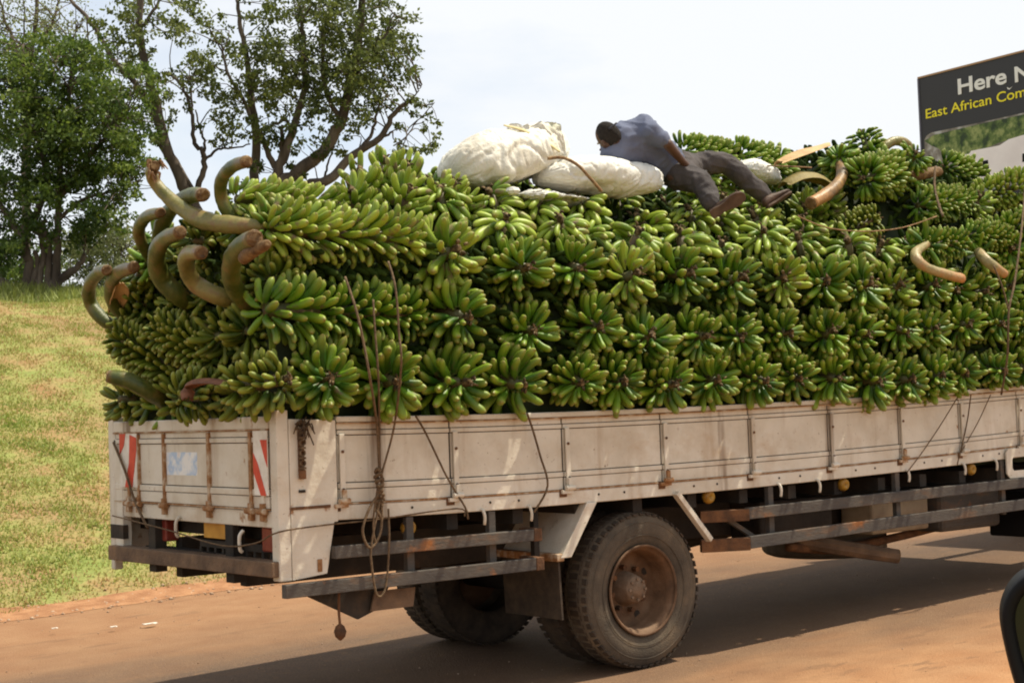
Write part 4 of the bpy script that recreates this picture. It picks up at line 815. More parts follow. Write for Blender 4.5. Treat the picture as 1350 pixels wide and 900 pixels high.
# front mound
G5 = 'banana bunches heaped on the forward part of the load'
for (px, py, Y, ax, ln, sz, kd, lab) in [
    (1155, 232, .55, (.9, .3, .15), .62, 1.1, 'side', 'big dark green banana bunch in the forward heap right of the thick orange stalk'),
    (1195, 222, .62, (-.5, -.75, .3), .55, .95, 'side', 'plump banana bunch in front of the arching pale stalk on the heap'),
    (1240, 268, .45, (1, .15, .12), .85, .95, 'side', 'long dark banana bunch below the hanging rope in the forward heap'),
    (1110, 222, .80, (-.6, -.3, .6), .35, .85, 'side', 'small banana bunch between the two dry leaf sheaths'),
    (1143, 196, .95, (-.2, .2, 1), .28, .95, 'side', 'upright banana bunch at the very top of the forward heap'),
    (1262, 226, .85, (1, .1, -.1), .5, .9, 'side', 'banana bunch just under the lower left of the billboard'),
    (1320, 252, .55, (.8, -.4, .2), .5, .95, 'top', 'pale topped banana bunch below the billboard picture'),
    (1232, 322, .10, (.9, -.35, .05), .50, .85, 'side', 'banana bunch packed with short finger tips above the drooping pale stalk'),
    (1300, 312, .12, (1, -.1, 0), .50, .82, 'side', 'banana bunch with dense small fingers between the two drooping stalks'),
    (1345, 300, .10, (.8, -.4, .2), .5, .95, 'side', 'banana bunch at the right hand end beneath the pale topped one'),
    (1130, 300, .35, (.6, -.6, .4), .35, .85, 'dark', 'dark banana bunch sunk in the hollow behind the rope'),
    (1188, 268, .85, (1, .1, 0), .6, 1.0, 'dark', 'shaded banana bunch under the overhang of the forward heap'),
    (925, 206, 1.25, (1, .2, 0), .7, .95, 'side', 'banana bunch seen just behind the bent arm of the reclining person'),
    (1000, 214, 1.25, (1, .2, -.1), .7, .95, 'side', 'banana bunch behind the raised knee of the reclining person'),
    ]:
    bunch(atY(px, py, Y), ax, lab, G5, key=kd, kind='lying', size=sz*.80, length=ln, knot=True, tight=.80, core_r=.085, nf=16, lean=58, flip=random.choice((-1, 1)))
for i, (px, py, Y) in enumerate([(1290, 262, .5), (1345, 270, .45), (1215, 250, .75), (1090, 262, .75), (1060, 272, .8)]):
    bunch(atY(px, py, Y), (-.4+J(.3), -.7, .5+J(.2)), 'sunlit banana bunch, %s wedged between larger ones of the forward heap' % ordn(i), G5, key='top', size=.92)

for i, (px, py, Y) in enumerate([(952, 262, .85), (978, 258, .95), (925, 255, 1.0), (1000, 268, .75), (948, 242, 1.15), (968, 240, 1.25), (930, 238, 1.2)]):
    bunch(atY(px, py, Y), (-.2+J(.3), -.4, 1), 'scuffed banana bunch, %s of those between and under the legs of the person' % ordn(i), G2, key='top', size=.95, curl=-1, rings=TOPR)
# packed interior: a lumpy mass plus loose fruit showing in the gaps
def heap_h(X, Y):
    s_ = min(1, max(0, (X+.05)/.35)); base = 2.60; z = base+min(.62, max(0, (Y-.10))*.72)
    z -= .30*(1-min(1, max(0, (X-.9)/.6))); z += .50*min(1, max(0, (X-5.5)/.7))*min(1, max(0, (Y-.35)/.35))+.12*min(1, max(0, Y-1.0)/.3)*min(1, max(0, X-2.6))
    z = z if Y < 1.75 else z-(Y-1.75)*.5
    return 1.3+(z-1.3)*(.80+.20*s_)+.03*noise.noise(V((X*2, Y*2, 0)))
hv = []; hf = []; HX = list(np.arange(.06, 8.2, .16)); prof_t = [(.16, 1.2), (.16, 1.6), (.14, 1.9), (.14, 2.2), (.16, 2.45)]+[(y, None) for y in np.arange(.30, 2.1, .14)]+[(TW-.14, 2.3), (TW-.14, 1.2)]
for X in HX:
    for (Y, z) in prof_t:
        zz = heap_h(X, Y) if z is None else min(z, heap_h(X, .3)); q = V((X, Y, zz)); hv.append((X, Y+.04*noise.noise(q*3.1), zz-.05+.04*noise.noise(q*2.7)))
m_ = len(prof_t)
for i in range(len(HX)-1):
    for j in range(m_-1): hf.append((i*m_+j, (i+1)*m_+j, (i+1)*m_+j+1, i*m_+j+1))
for e_ in (0, (len(HX)-1)*m_):
    for j in range(1, m_//2): hf.append((e_+j-1, e_+j, e_+m_-1-j, e_+m_-j))
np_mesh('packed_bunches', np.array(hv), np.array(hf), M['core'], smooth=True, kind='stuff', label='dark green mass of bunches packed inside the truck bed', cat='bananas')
fv = []; ff = []; base_me = FM['dark'][0]; bv_ = np.array([v.co for v in base_me.vertices]).reshape(len(base_me.vertices)//7, 7, 3)[[0, 2, 4, 6, 7, 9]][:, ::1].reshape(-1, 3); nr = 6
for q in range(5200):
    u = random.random()
    if u < .5: p = V((random.uniform(.15, 7.8), random.uniform(.12, .24), random.uniform(1.86, 2.72))); nrm_ = V((0, -1, .2))
    elif u < .85:
        X = random.uniform(.1, 7.6); Y = random.uniform(.15, 1.9); p = V((X, Y, heap_h(X, Y)-.02)); nrm_ = V((0, -.4, 1))
    else: p = V((random.uniform(.10, .2), random.uniform(.2, TW-.2), random.uniform(1.9, 2.7))); nrm_ = V((-1, 0, .2))
    d = (nrm_*.9+V((random.gauss(0, .8), random.gauss(0, .8), random.gauss(0, .8)))).normalized(); y_ = d.orthogonal().normalized(); z_ = d.cross(y_)
    Mx = np.array([tuple(d), tuple(y_), tuple(z_)])*random.uniform(.85, 1.1); b0 = len(fv)*nr*7; fv.append(bv_@Mx+np.array(tuple(p)))
fv = np.concatenate(fv); cnt = len(fv)//(nr*7)
pat = np.array([[i*7+k, i*7+(k+1) % 7, (i+1)*7+(k+1) % 7, (i+1)*7+k] for i in range(nr-1) for k in range(7)])
ff = (pat[None]+(np.arange(cnt)*nr*7)[:, None, None]).reshape(-1, 4)
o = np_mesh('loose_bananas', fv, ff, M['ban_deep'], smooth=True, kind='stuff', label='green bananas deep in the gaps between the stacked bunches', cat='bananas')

# thick curved stalks sticking out of bunches (a bunch of its own each: stalk, cut end and a few fruit at the root)
def stalk_mat(name, a, b2, c3, endc=(.15, .085, .028)):
    m = nmat(name, [(.32, a), (.5, b2), (.64, c3), (.78, (.20, .10, .05))], 8, 6, .42, .3, 40, spec=.4); nt = m.node_tree; b = nt.nodes['Principled BSDF']
    src = b.inputs['Base Color'].links[0].from_socket; at = N(nt, 'ShaderNodeAttribute', attribute_name='along'); tc = N(nt, 'ShaderNodeTexCoord'); nz = N(nt, 'ShaderNodeTexNoise'); nz.inputs['Scale'].default_value = 14
    nt.links.new(tc.outputs['Object'], nz.inputs['Vector']); ma = N(nt, 'ShaderNodeMath', operation='MULTIPLY_ADD'); nt.links.new(nz.outputs[0], ma.inputs[0]); ma.inputs[1].default_value = .35; nt.links.new(at.outputs['Fac'], ma.inputs[2])
    mr_ = N(nt, 'ShaderNodeMapRange'); mr_.inputs[1].default_value = .90; mr_.inputs[2].default_value = 1.18; nt.links.new(ma.outputs[0], mr_.inputs[0]); mx_ = N(nt, 'ShaderNodeMix', data_type='RGBA'); nt.links.new(mr_.outputs[0], mx_.inputs[0]); nt.links.new(src, mx_.inputs[6]); mx_.inputs[7].default_value = (*endc, 1)
    nt.links.new(mx_.outputs[2], b.inputs['Base Color']); return m
M['stalk_c'] = stalk_mat('curved_stalk_skin', (.035, .055, .007), (.085, .095, .015), (.15, .11, .032)); M['stalk_p'] = stalk_mat('pale_curved_stalk_skin', (.10, .10, .022), (.20, .17, .05), (.19, .115, .045))
M['stalk_o'] = stalk_mat('orange_ended_stalk_skin', (.16, .14, .045), (.30, .24, .11), (.34, .20, .085), (.44, .20, .07)); M['stalk_b'] = stalk_mat('orange_brown_stalk_skin', (.07, .045, .02), (.16, .09, .035), (.30, .17, .06), (.42, .21, .07))
GS = 'curved banana stalks poking out of the tail of the load'
def stalk(pts, rad, label, m='stalk', tip=.14, fibres=False, group=GS, cut_r=None, nfr=7):
    P = smooth_path(pts, 6); n = len(P); rr = lerp_list(rad, n); k = max(2, int(n*(1-tip)))
    root = empty('banana_bunch', tuple(P[0]), label=label, cat='banana bunch', group=group)
    rr = [r_*(.92-.16*i_/len(P))*(1+.10*noise.noise(p*11)) for i_, (r_, p) in enumerate(zip(rr, P))]
    so_ = MB().tube(P, rr, 14, squash=.92).build('stalk', M[{'stalk': 'stalk_c', 'stalk_pale': 'stalk_p'}.get(m, m)], root, smooth=True)
    for q_ in so_.data.vertices: q_.co += q_.co.normalized()*0+V((noise.noise(q_.co*60), noise.noise(q_.co*60+V((5, 0, 0))), noise.noise(q_.co*60+V((0, 5, 0)))))*.004
    at_ = so_.data.attributes.new('along', 'FLOAT', 'POINT'); at_.data.foreach_set('value', [max(0, (i//14/(n-1)-(1-tip*2.2))/(tip*2.2))**1.0 for i in range(n*14)])
    d_ = (P[-1]-P[-2]).normalized(); mb = MB(); mb.tube([P[-1]-d_*.004, P[-1]+d_*.004, P[-1]+d_*.010], [rr[-1]*.99, rr[-1]*.93, rr[-1]*.70], 12, squash=.92); q_ = len(mb.v)
    for q in range(q_): mb.v[q] = mb.v[q]+d_*.012*noise.noise(mb.v[q]*40)
    mb.build('cut_end', M['cut'], root, smooth=False)
    if fibres:
        mb = MB(); e_ = P[-1]; d = (P[-1]-P[-3]).normalized()
        for q in range(14):
            a = V((random.gauss(0, 1), random.gauss(0, 1), random.gauss(0, 1))).normalized()*rr[-1]; s0 = e_-d*.04+a; s1 = s0+d*random.uniform(.02, .05)+a*.5; s2 = s1+V((random.uniform(-.01, .05), 0, -random.uniform(.01, .06))); mb.tube([s0, s1, s2], [.012, .009, .003], 5)
        mb.build('frayed_fibre', M['fibre'], root)
    a = -(P[1]-P[0]).normalized()
    for q in range(nfr):
        e = (a.orthogonal().normalized()).copy(); e.rotate(Matrix.Rotation(q*6.28/nfr, 3, a)); put_finger(root, e*.04-a*.01, e*.9+a*.3, -a+V((0, 0, .3)), random.uniform(.85, 1.05), 'side')
    return root
def SX(l, X0, X1): n = len(l); return [atX(x, y, X0+(X1-X0)*(i/(n-1))**.6) for i, (x, y) in enumerate(l)]
stalk(SX([(350, 298), (300, 296), (262, 288), (228, 266), (206, 243), (199, 226), (204, 219)], .02, -.42), [.040, .062, .064, .052, .045, .046, .042], 'tall curved stalk with a frayed dry tip rising highest on the left', m='stalk_pale', fibres=True, tip=.10)
stalk(SX([(318, 298), (300, 280), (291, 256), (293, 236), (306, 220), (325, 213)], .0, -.22), [.038, .044, .046, .048, .050, .048], 'curved stalk with orange brown tip standing upright above the rear edge', tip=.22)
stalk(SX([(208, 318), (216, 290), (232, 270), (252, 258), (268, 257)], .0, -.20), [.05, .06, .062, .062, .056], 'dark green stalk with a cut end behind the tall frayed stalk', tip=.1)
stalk(SX([(200, 345), (187, 322), (183, 302), (193, 286), (212, 280)], .0, -.28), [.034, .042, .048, .050, .044], 'brownish arched stalk at the far side of the rear edge', tip=.12)
stalk(SX([(262, 408), (236, 390), (213, 366), (206, 338), (216, 316), (238, 306)], .14, -.42), [.06, .075, .078, .066, .058, .052], 'thick looped stalk with pale tip in the middle of the tail', tip=.16)
stalk(SX([(325, 398), (290, 391), (258, 374), (245, 350), (249, 334), (266, 333)], .12, -.45), [.055, .062, .066, .062, .056, .050], 'fat pale yellow stalk bent into a hook at the tail', m='stalk_pale', tip=.12)
stalk(SX([(362, 408), (328, 403), (309, 378), (305, 350), (316, 327), (336, 314)], .28, -.45), [.05, .062, .066, .068, .068, .060], 'thick green stalk with a split orange tip nearest the corner', tip=.14)
stalk(SX([(322, 340), (330, 333), (344, 326), (352, 322)], -.38, -.44), [.04, .044, .040, .030], 'short orange brown stub beside the split tip of the corner stalk', m='cut', nfr=0)
stalk(SX([(165, 438), (137, 422), (119, 398), (119, 374), (132, 358), (141, 356)], .0, -.32), [.045, .052, .055, .055, .052, .044], 'outermost green stalk curling over the far rear corner', tip=.1)
stalk(SX([(172, 424), (150, 402), (146, 378), (156, 360), (177, 352)], -.02, -.30), [.042, .050, .054, .054, .048], 'brown stalk curling just inside the outermost one', tip=.3)
stalk(SX([(226, 534), (196, 515), (168, 501), (143, 496)], .05, -.40), [.062, .068, .068, .056], 'straight thick stalk with a flat orange cut pointing out above the tailgate', tip=.18)
GS2 = 'curved banana stalks among the forward bunches'
stalk([atY(1222, 322, .0), atY(1208, 332, -.10), atY(1209, 342, -.17), atY(1222, 353, -.22), atY(1245, 361, -.24), atY(1268, 367, -.24)], [.03, .045, .050, .050, .050, .050], 'pale drooping stalk with orange end hanging over the third row', m='stalk_o', tip=.42, group=GS2)
stalk([atY(1290, 332, -.02), atY(1297, 340, -.12), atY(1308, 350, -.18), atY(1325, 362, -.2)], [.04, .050, .052, .046], 'shorter drooping stalk with orange end right of the long pale one', m='stalk_o', tip=.45, group=GS2)
stalk([atY(1105, 215, .75), atY(1110, 228, .6), atY(1105, 242, .5), atY(1090, 256, .42), atY(1069, 268, .38)], [.04, .055, .06, .068, .070], 'thick orange brown stalk with darkened top beside the dry sheaths', m='stalk_b', tip=.55, group=GS2)
stalk([atY(1160, 205, .8), atY(1168, 192, .78), atY(1182, 186, .76), atY(1196, 191, .74), atY(1200, 206, .72)], [.05, .05, .05, .052, .05], 'pale green stalk arching over the top of the forward heap', m='stalk_pale', tip=.1, group=GS2)
stalk([atY(1198, 232, .5), atY(1215, 229, .48), atY(1238, 226, .45)], [.05, .062, .055], 'short orange stalk stump under the rope in the forward heap', m='cut', tip=.3, group=GS2, nfr=3)
# dry leaf sheaths: curved troughs with thickness
def sheath(pts, w_, label, m, name='leaf_sheath', depth=.5, th=.008):
    P = smooth_path(pts, 5); n = len(P); mb = MB(); K_ = 9; up = V((0, 0, 1)); rows = []
    for i, p in enumerate(P):
        t = (P[min(i+1, n-1)]-P[max(i-1, 0)]).normalized(); x = t.cross(up).normalized(); u_ = x.cross(t)
        u0 = i/(n-1); ww = w_*(.75+.5*math.sin(math.pi*min(1, u0*1.1+.05)))*(1+.08*noise.noise(p*14)); row = []
        for k in range(K_):
            a = (k/(K_-1)-.5)*2.3; row.append((p+x*math.sin(a)*ww*.5+u_*(math.cos(a)-.5)*ww*depth+t*(.03*noise.noise(V((k*.9, i*.1, w_*50)))if i in (0, n-1) else 0), u_, x, a))
        rows.append(row)
    for lay in (0, 1):
        for row in rows: mb.v += [q-(u_*math.cos(a)+x*math.sin(a))*th*lay for (q, u_, x, a) in row]
    N_ = n*K_
    for i in range(n-1):
        for k in range(K_-1):
            a_ = i*K_+k; mb.f.append([a_, a_+1, a_+K_+1, a_+K_]); mb.f.append([N_+a_, N_+a_+K_, N_+a_+K_+1, N_+a_+1])
    for i in range(n-1):
        for k in (0, K_-1): a_ = i*K_+k; mb.f.append([a_, a_+K_, N_+a_+K_, N_+a_])
    for k in range(K_-1):
        for i in (0, n-1): a_ = i*K_+k; mb.f.append([a_, a_+1, N_+a_+1, N_+a_])
    return mb.build(name, m, smooth=True, loc=P[0], label=label, cat='leaf sheath')
shA = nmat('tan_sheath', [(.3, (.36, .20, .08)), (.6, (.52, .34, .15)), (.8, (.30, .15, .06))], 5, 6, .6, .3, 50, stretch=(1, 1, 3))
shB = nmat('olive_sheath', [(.3, (.07, .05, .012)), (.6, (.20, .15, .035)), (.8, (.12, .06, .02))], 5, 6, .6, .3, 50)
shC = nmat('red_brown_sheath', [(.3, (.10, .04, .02)), (.6, (.22, .085, .04)), (.8, (.30, .16, .08))], 7, 6, .7, .4, 60, stretch=(1, 1, 4))
sheath([atY(1026, 216, .78), atY(1045, 208, .76), atY(1068, 200, .74), atY(1091, 192, .72)], .135, 'pale tan dry leaf sheath lying across the top of the load', shA)
sheath([atY(1032, 246, .68), atY(1052, 236, .66), atY(1075, 236, .64), atY(1096, 246, .62)], .17, 'dark olive leaf sheath under the tan one beside the shoes', shB)
sheath(SX([(247, 527), (248, 513), (258, 506), (280, 504), (305, 508), (318, 514)], -.30, -.22), .085, 'red brown curled leaf sheath hanging above the tailgate', shC)
sheath(SX([(150, 412), (156, 396), (160, 382), (158, 374)], -.10, -.2), .10, 'orange tan leaf sheath between the curled stalks at the far corner', shA)

# ---------------------------------------------------------------- sacks
sackm = nmat('woven_sack', [(.3, (.52, .47, .38)), (.5, (.66, .63, .55)), (.7, (.74, .72, .66))], 3, 7, .6, .35, 60, extra=[(2.4, (1, 1, 1), .60, .72, (.50, .52, .36)), (5, (1, 1, 1), .64, .74, (.46, .38, .27))])
sackw = nmat('white_sack', [(.3, (.58, .56, .50)), (.7, (.76, .75, .70))], 3, 7, .6, .35, 60)
sackm.node_tree.nodes['Principled BSDF'].inputs['Subsurface Weight'].default_value = .0
def sack(c, ax, up, L_, W_, H_, label, m, seed=0, wr=.022, name='sack', end_pinch=1.0, group='sacks on top of the load'):
    c = V(c); a = V(ax).normalized(); y = V(up).cross(a).normalized(); z = a.cross(y); nu, nv = 130, 96; mb = MB()
    def se(c_, p): return math.copysign(abs(c_)**p, c_)
    for i in range(nu+1):
        t = -1+2*i/nu; env = (1-abs(t)**3.2)**.42 if abs(t) < 1 else 0; env *= (1-.10*t*t)
        for k in range(nv):
            ph = 2*math.pi*k/nv; cy, cz = se(math.cos(ph), .75), se(math.sin(ph), .75)
            p = a*t*L_/2+y*cy*env*W_/2+z*cz*env*H_/2*(1.0 if cz > 0 else .8)
            q = p*1.0+V((seed*3.3, 0, 0)); d = (y*cy+z*cz).normalized()
            fold = abs(noise.noise(V((t*6.5+ph*.6, ph*.9, seed))))*.8+abs(noise.noise(V((t*2.0, ph*3.4+t*2, seed+9))))*.8+.10*noise.noise(q*40)
            lump = noise.noise(q*3.2)*.05-.022*max(0, 1-abs(noise.noise(q*3.5+V((seed, 0, 0))))*7)-.010*max(0, 1-abs(noise.noise(V((t*9+ph*1.5, ph*2.2, seed+3))))*6)
            mb.v.append(p+d*(lump-fold*wr*(.5+abs(t)))+c)
    for i in range(nu):
        for k in range(nv): mb.f.append([i*nv+k, i*nv+(k+1) % nv, (i+1)*nv+(k+1) % nv, (i+1)*nv+k])
    o = mb.build(name, m, smooth=True, loc=c, label=label, cat='sack', group=group); return o
pA, pB = atY(592, 232, .85), atY(745, 202, .80)
s1_ = sack((pA+pB)/2+V((0, .05, .03)), (pB-pA)+V((0, .1, .05)), (0, 0, 1), 1.06, .66, .44, 'big lumpy white sack with folded mouth at the rear end of the sacks', sackm, 1, .017)
# folded sack mouth
def flap():
    mb = MB(); n = 26; k_ = 14; c0, c1, c2, c3 = atY(668, 165, .80), atY(738, 161, .66), atY(748, 205, .62), atY(690, 200, .72)
    for lay in (0, 1):
        for i in range(n+1):
            for j in range(k_+1):
                u, v = i/n, j/k_; p = c0.lerp(c1, u).lerp(c3.lerp(c2, u), v); w_ = .055*noise.noise(V((u*5, v*3, 1)))+.035*noise.noise(V((u*17, v*5, 4)))+.05*math.sin(u*3.1)*math.sin(v*2.8)
                edge = .02*noise.noise(V((u*9, 0, 2)))*(1-v)
                mb.v.append(p+V((-.3, -.8, .1))*w_+V((0, 0, edge+.012*math.sin(u*11)*(1-v)))+V((0, .018, 0))*lay)
    N_ = (n+1)*(k_+1)
    for i in range(n):
        for j in range(k_): a = i*(k_+1)+j; mb.f.append([a, a+k_+1, a+k_+2, a+1]); mb.f.append([N_+a, N_+a+1, N_+a+k_+2, N_+a+k_+1])
    for i in range(n):
        for j in (0, k_): a = i*(k_+1)+j; mb.f.append([a, a+k_+1, N_+a+k_+1, N_+a])
    for j in range(k_):
        for i in (0, n): a = i*(k_+1)+j; mb.f.append([a, a+1, N_+a+1, N_+a])
    v0 = s1_.location; me = mb.build('sack_mouth', sackm, None, smooth=True); me.parent = s1_; me.location = -v0
    st = MB(); pp = smooth_path([atY(664, 165, .74), atY(690, 172, .66), atY(715, 184, .60), atY(738, 200, .56)], 5); st.tube(pp, lerp_list([.010, .020, .022, .014], len(pp)), 8, squash=.4)
    q = st.build('tie_strip', nmat('yellow_fibre', [(.3, (.48, .38, .18)), (.7, (.62, .54, .32))], 20, 4, .7), None, smooth=True); q.parent = s1_; q.location = -v0
flap()
pA, pB = atY(700, 238, .62), atY(888, 244, .62)
sack((pA+pB)/2+V((0, .06, .03)), (pB-pA)+V((0, .0, -.02)), (0, 0, 1), 1.12, .50, .30, 'long white sack under the reclining person with a cord across it', sackw, 2, .009)
sack(atY(992, 231, 1.0), (1, .2, -.15), (0, 0, 1), .56, .36, .15, 'white sack mostly hidden behind the shins of the reclining person', sackw, 3, .014)
sack(atY(728, 262, .60), (1, .1, 0), (0, 0, 1), .7, .4, .10, 'grey white flattened sack spread under the long one', sackw, 5, .02)
rp = smooth_path([atY(722, 209, .50), atY(742, 208, .42), atY(762, 218, .36), atY(778, 235, .33), atY(793, 252, .34)], 6)
MB().tube(rp, .011, 6).build('cord', M['fibre'], smooth=True, loc=rp[0], label='brown twisted cord lying over the long white sack', cat='cord')
MB().lathe([(-.03, .002), (-.02, .035), (0, .05), (.02, .04), (.03, .002)], atY(676, 252, .38), 9, 'Z').build('paper_scrap', sackw, loc=atY(676, 252, .38), label='small white crumpled scrap wedged between bunches below the big sack', cat='scrap')

# ---------------------------------------------------------------- person reclining on the sacks
skin = nmat('brown_skin', [(.3, (.060, .028, .017)), (.7, (.105, .052, .032))], 6, 5, .5, .1, 40, spec=.4)
shirt = nmat('blue_cotton', [(.3, (.085, .100, .155)), (.7, (.135, .150, .22))], 4, 6, .9, .25, 50)
trous = nmat('dark_grey_cloth', [(.3, (.040, .034, .034)), (.7, (.085, .072, .070))], 4, 6, .9, .35, 40)
shoe = nmat('brown_leather', [(.3, (.035, .020, .014)), (.7, (.10, .055, .035))], 9, 6, .6, .3, 40)
def capsule(mb, p0, r0, p1, r1, n=14):
    p0, p1 = V(p0), V(p1); d = p1-p0; Lc = d.length; d.normalize(); pts = []; rad = []
    for k in range(6): a_ = math.pi/2*(1-k/5.0); pts.append(p0-d*math.sin(a_)*r0); rad.append(max(.0015, math.cos(a_)*r0))
    for k in range(6): a_ = math.pi/2*k/5.0; pts.append(p1+d*math.sin(a_)*r1); rad.append(max(.0015, math.cos(a_)*r1))
    mb.tube(pts, rad, n)
def skinned(name, joints, edges, rootj, m, parent=None, sub=2, wr=0, vox=.012, **k):
    mb = MB(); o0 = ORG[parent.name] if parent else V(joints[rootj][0])
    def rd(q): r_ = joints[q][1]; return r_[0] if isinstance(r_, tuple) else r_
    for a, b_ in edges: capsule(mb, V(joints[a][0])-o0, rd(a), V(joints[b_][0])-o0, rd(b_))
    me = bpy.data.meshes.new(name); me.from_pydata([tuple(v) for v in mb.v], [], mb.f); me.update()
    o = bpy.data.objects.new(name, me); COL.objects.link(o)
    if parent: o.parent = parent
    else: o.location = o0
    ORG[o.name] = o0
    rm_ = o.modifiers.new('fuse', 'REMESH'); rm_.mode = 'VOXEL'; rm_.voxel_size = vox
    sm = o.modifiers.new('smooth', 'SMOOTH'); sm.factor = .6; sm.iterations = sub*3
    bpy.context.view_layer.update(); dg = bpy.context.evaluated_depsgraph_get(); nm = bpy.data.meshes.new_from_object(o.evaluated_get(dg)); o.modifiers.clear(); o.data = nm
    if wr:
        nm.calc_loop_triangles() if False else None
        co = [v.co.copy() for v in nm.vertices]; nn = [v.normal.copy() for v in nm.vertices]
        for v, c_, n_ in zip(nm.vertices, co, nn):
            q = V((c_.x*7, c_.y*7, c_.z*7)); f_ = max(0, 1-abs(noise.noise(q))*5)+.8*max(0, 1-abs(noise.noise(V((c_.x*9+c_.z*9, c_.y*6, c_.z*14))))*5)
            v.co = c_+n_*(wr*(.35*noise.noise(q*.8)+.30*f_-.2)+.0)
    nm.materials.clear(); nm.materials.append(m); nm.polygons.foreach_set('use_smooth', [True]*len(nm.polygons)); return tagp(o, **k)
Jn = {}
def j(n, px, py, Y, r_): Jn[n] = (atY(px, py, Y), r_)
j('pelvis', 893, 223, .66, .125); j('waist', 872, 210, .66, .12); j('chest', 842, 192, .66, (.15, .14)); j('upper', 822, 182, .68, .12); j('neck', 814, 177, .66, .055); j('head0', 807, 178, .66, .068); j('head1', 802, 181, .66, .076); j('head2', 800, 188, .66, .05)
j('sh', 848, 168, .52, .070); j('el', 880, 190, .40, .044); j('wr', 900, 213, .44, .030); j('palm', 906, 219, .46, .030)
j('sh2', 812, 200, .86, .07); j('el2', 800, 222, .84, .048); j('wr2', 804, 206, .96, .034)
j('hipN', 887, 232, .56, .095); j('kneeN', 925, 243, .34, .066); j('ankN', 938, 268, .20, .042)
j('hipF', 905, 222, .76, .095); j('kneeF', 957, 214, .62, .064); j('ankF', 1008, 258, .44, .042)
body = {k: v for k, v in Jn.items()}
ed = [('pelvis', 'waist'), ('waist', 'chest'), ('chest', 'upper'), ('upper', 'neck'), ('neck', 'head0'), ('head0', 'head1'), ('head1', 'head2'), ('upper', 'sh'), ('sh', 'el'), ('el', 'wr'), ('wr', 'palm'), ('upper', 'sh2'), ('sh2', 'el2'), ('el2', 'wr2'),
      ('pelvis', 'hipN'), ('hipN', 'kneeN'), ('kneeN', 'ankN'), ('pelvis', 'hipF'), ('hipF', 'kneeF'), ('kneeF', 'ankF')]
# five fingers on the hand resting behind the thigh
pm = Jn['palm'][0]; fw = (Jn['palm'][0]-Jn['wr'][0]).normalized(); sd_ = V((.3, -.9, .1)).cross(fw).normalized(); dn_ = fw.cross(sd_).normalized()
for q, (off, ln_) in enumerate(((-.030, .055), (-.011, .068), (.010, .064), (.029, .050))):
    b0 = pm+sd_*off+fw*.028; body['f%da' % q] = (b0, .0095); body['f%db' % q] = (b0+fw*ln_*.5+dn_*.006, .0090); body['f%dc' % q] = (b0+fw*ln_*.9+dn_*.024, .0075); ed += [('palm', 'f%da' % q), ('f%da' % q, 'f%db' % q), ('f%db' % q, 'f%dc' % q)]
body['t0'] = (pm-sd_*.034-fw*.005, .011); body['t1'] = (pm-sd_*.055+fw*.022, .0095); ed += [('palm', 't0'), ('t0', 't1')]
SHR = dict(pelvis=.45, waist=.45, chest=.42, upper=.40, sh=.6, sh2=.45, el2=.5, hipN=.5, hipF=.5, kneeN=.7, kneeF=.7)
sh = {k: (v[0], tuple(q*SHR.get(k, .9) for q in v[1]) if isinstance(v[1], tuple) else v[1]*SHR.get(k, .9)) for k, v in body.items()}
P_ = skinned('person', sh, ed, 'pelvis', skin, None, 1, 0, .006, label='reclining person in a blue shirt and dark trousers lying on the sacks', cat='person')
hd = Jn['head1'][0]
# head shape: skull with brow, ear, nose; hair and cap strap
def blob(c, ax, up, sx_, sy_, sz_, name, m, parent, fn=None, n=28):
    a = V(ax).normalized(); y = V(up).cross(a).normalized(); z = a.cross(y); mb = MB()
    for i in range(n+1):
        th = math.pi*i/n
        for k in range(n):
            ph = 2*math.pi*k/n; p = V((math.cos(th), math.sin(th)*math.cos(ph), math.sin(th)*math.sin(ph))); s_ = fn(p) if fn else 1; mb.v.append(c+(a*p.x*sx_+y*p.y*sy_+z*p.z*sz_)*s_)
    for i in range(n):
        for k in range(n): mb.f.append([i*n+k, i*n+(k+1) % n, (i+1)*n+(k+1) % n, (i+1)*n+k])
    return mb.build(name, m, parent, smooth=True)
top = (atY(795, 156, .62)-hd).normalized(); face = V((.0, .96, -.30)).normalized()
blob(hd+V((0, 0, .0)), face, top, .088, .068, .108, 'head', skin, P_, lambda p: 1+.10*math.exp(-((p.x-.95)**2+p.y**2+(p.z+.15)**2)*14)-.10*max(0, -p.z)*abs(p.y))
hair = nmat('black_hair', [(.3, (.010, .008, .007)), (.7, (.028, .022, .018))], 60, 4, .95, .6, 200)
blob(hd+top*.012-face*.012, face, top, .086, .072, .107, 'hair', hair, P_, lambda p: 1.0 if (p.z > -.72 and p.x < .45) else .84)
sid = face.cross(top).normalized()
for s_ in (-1, 1):
    blob(hd+sid*s_*.078-top*.01, top, sid*s_, .030, .018, .012, 'ear', skin, P_, n=12)
    blob(hd+face*.088+sid*s_*.030+top*.012, face, top, .012, .014, .009, 'eye', mat('eye_white' if s_ < 0 else 'eye_white_b', (.5, .47, .42), .3), P_, n=10)
blob(hd+face*.098-top*.045, sid, top, .026, .012, .008, 'mouth', mat('lips', (.09, .03, .025), .5), P_, n=10)
MB().tube(smooth_path([atY(803, 170, .57), atY(808, 166, .56), atY(813, 162, .55)], 3), .007, 6).build('sunglasses_arm', mat('dark_trim', (.02, .02, .03), .4), P_, smooth=True)
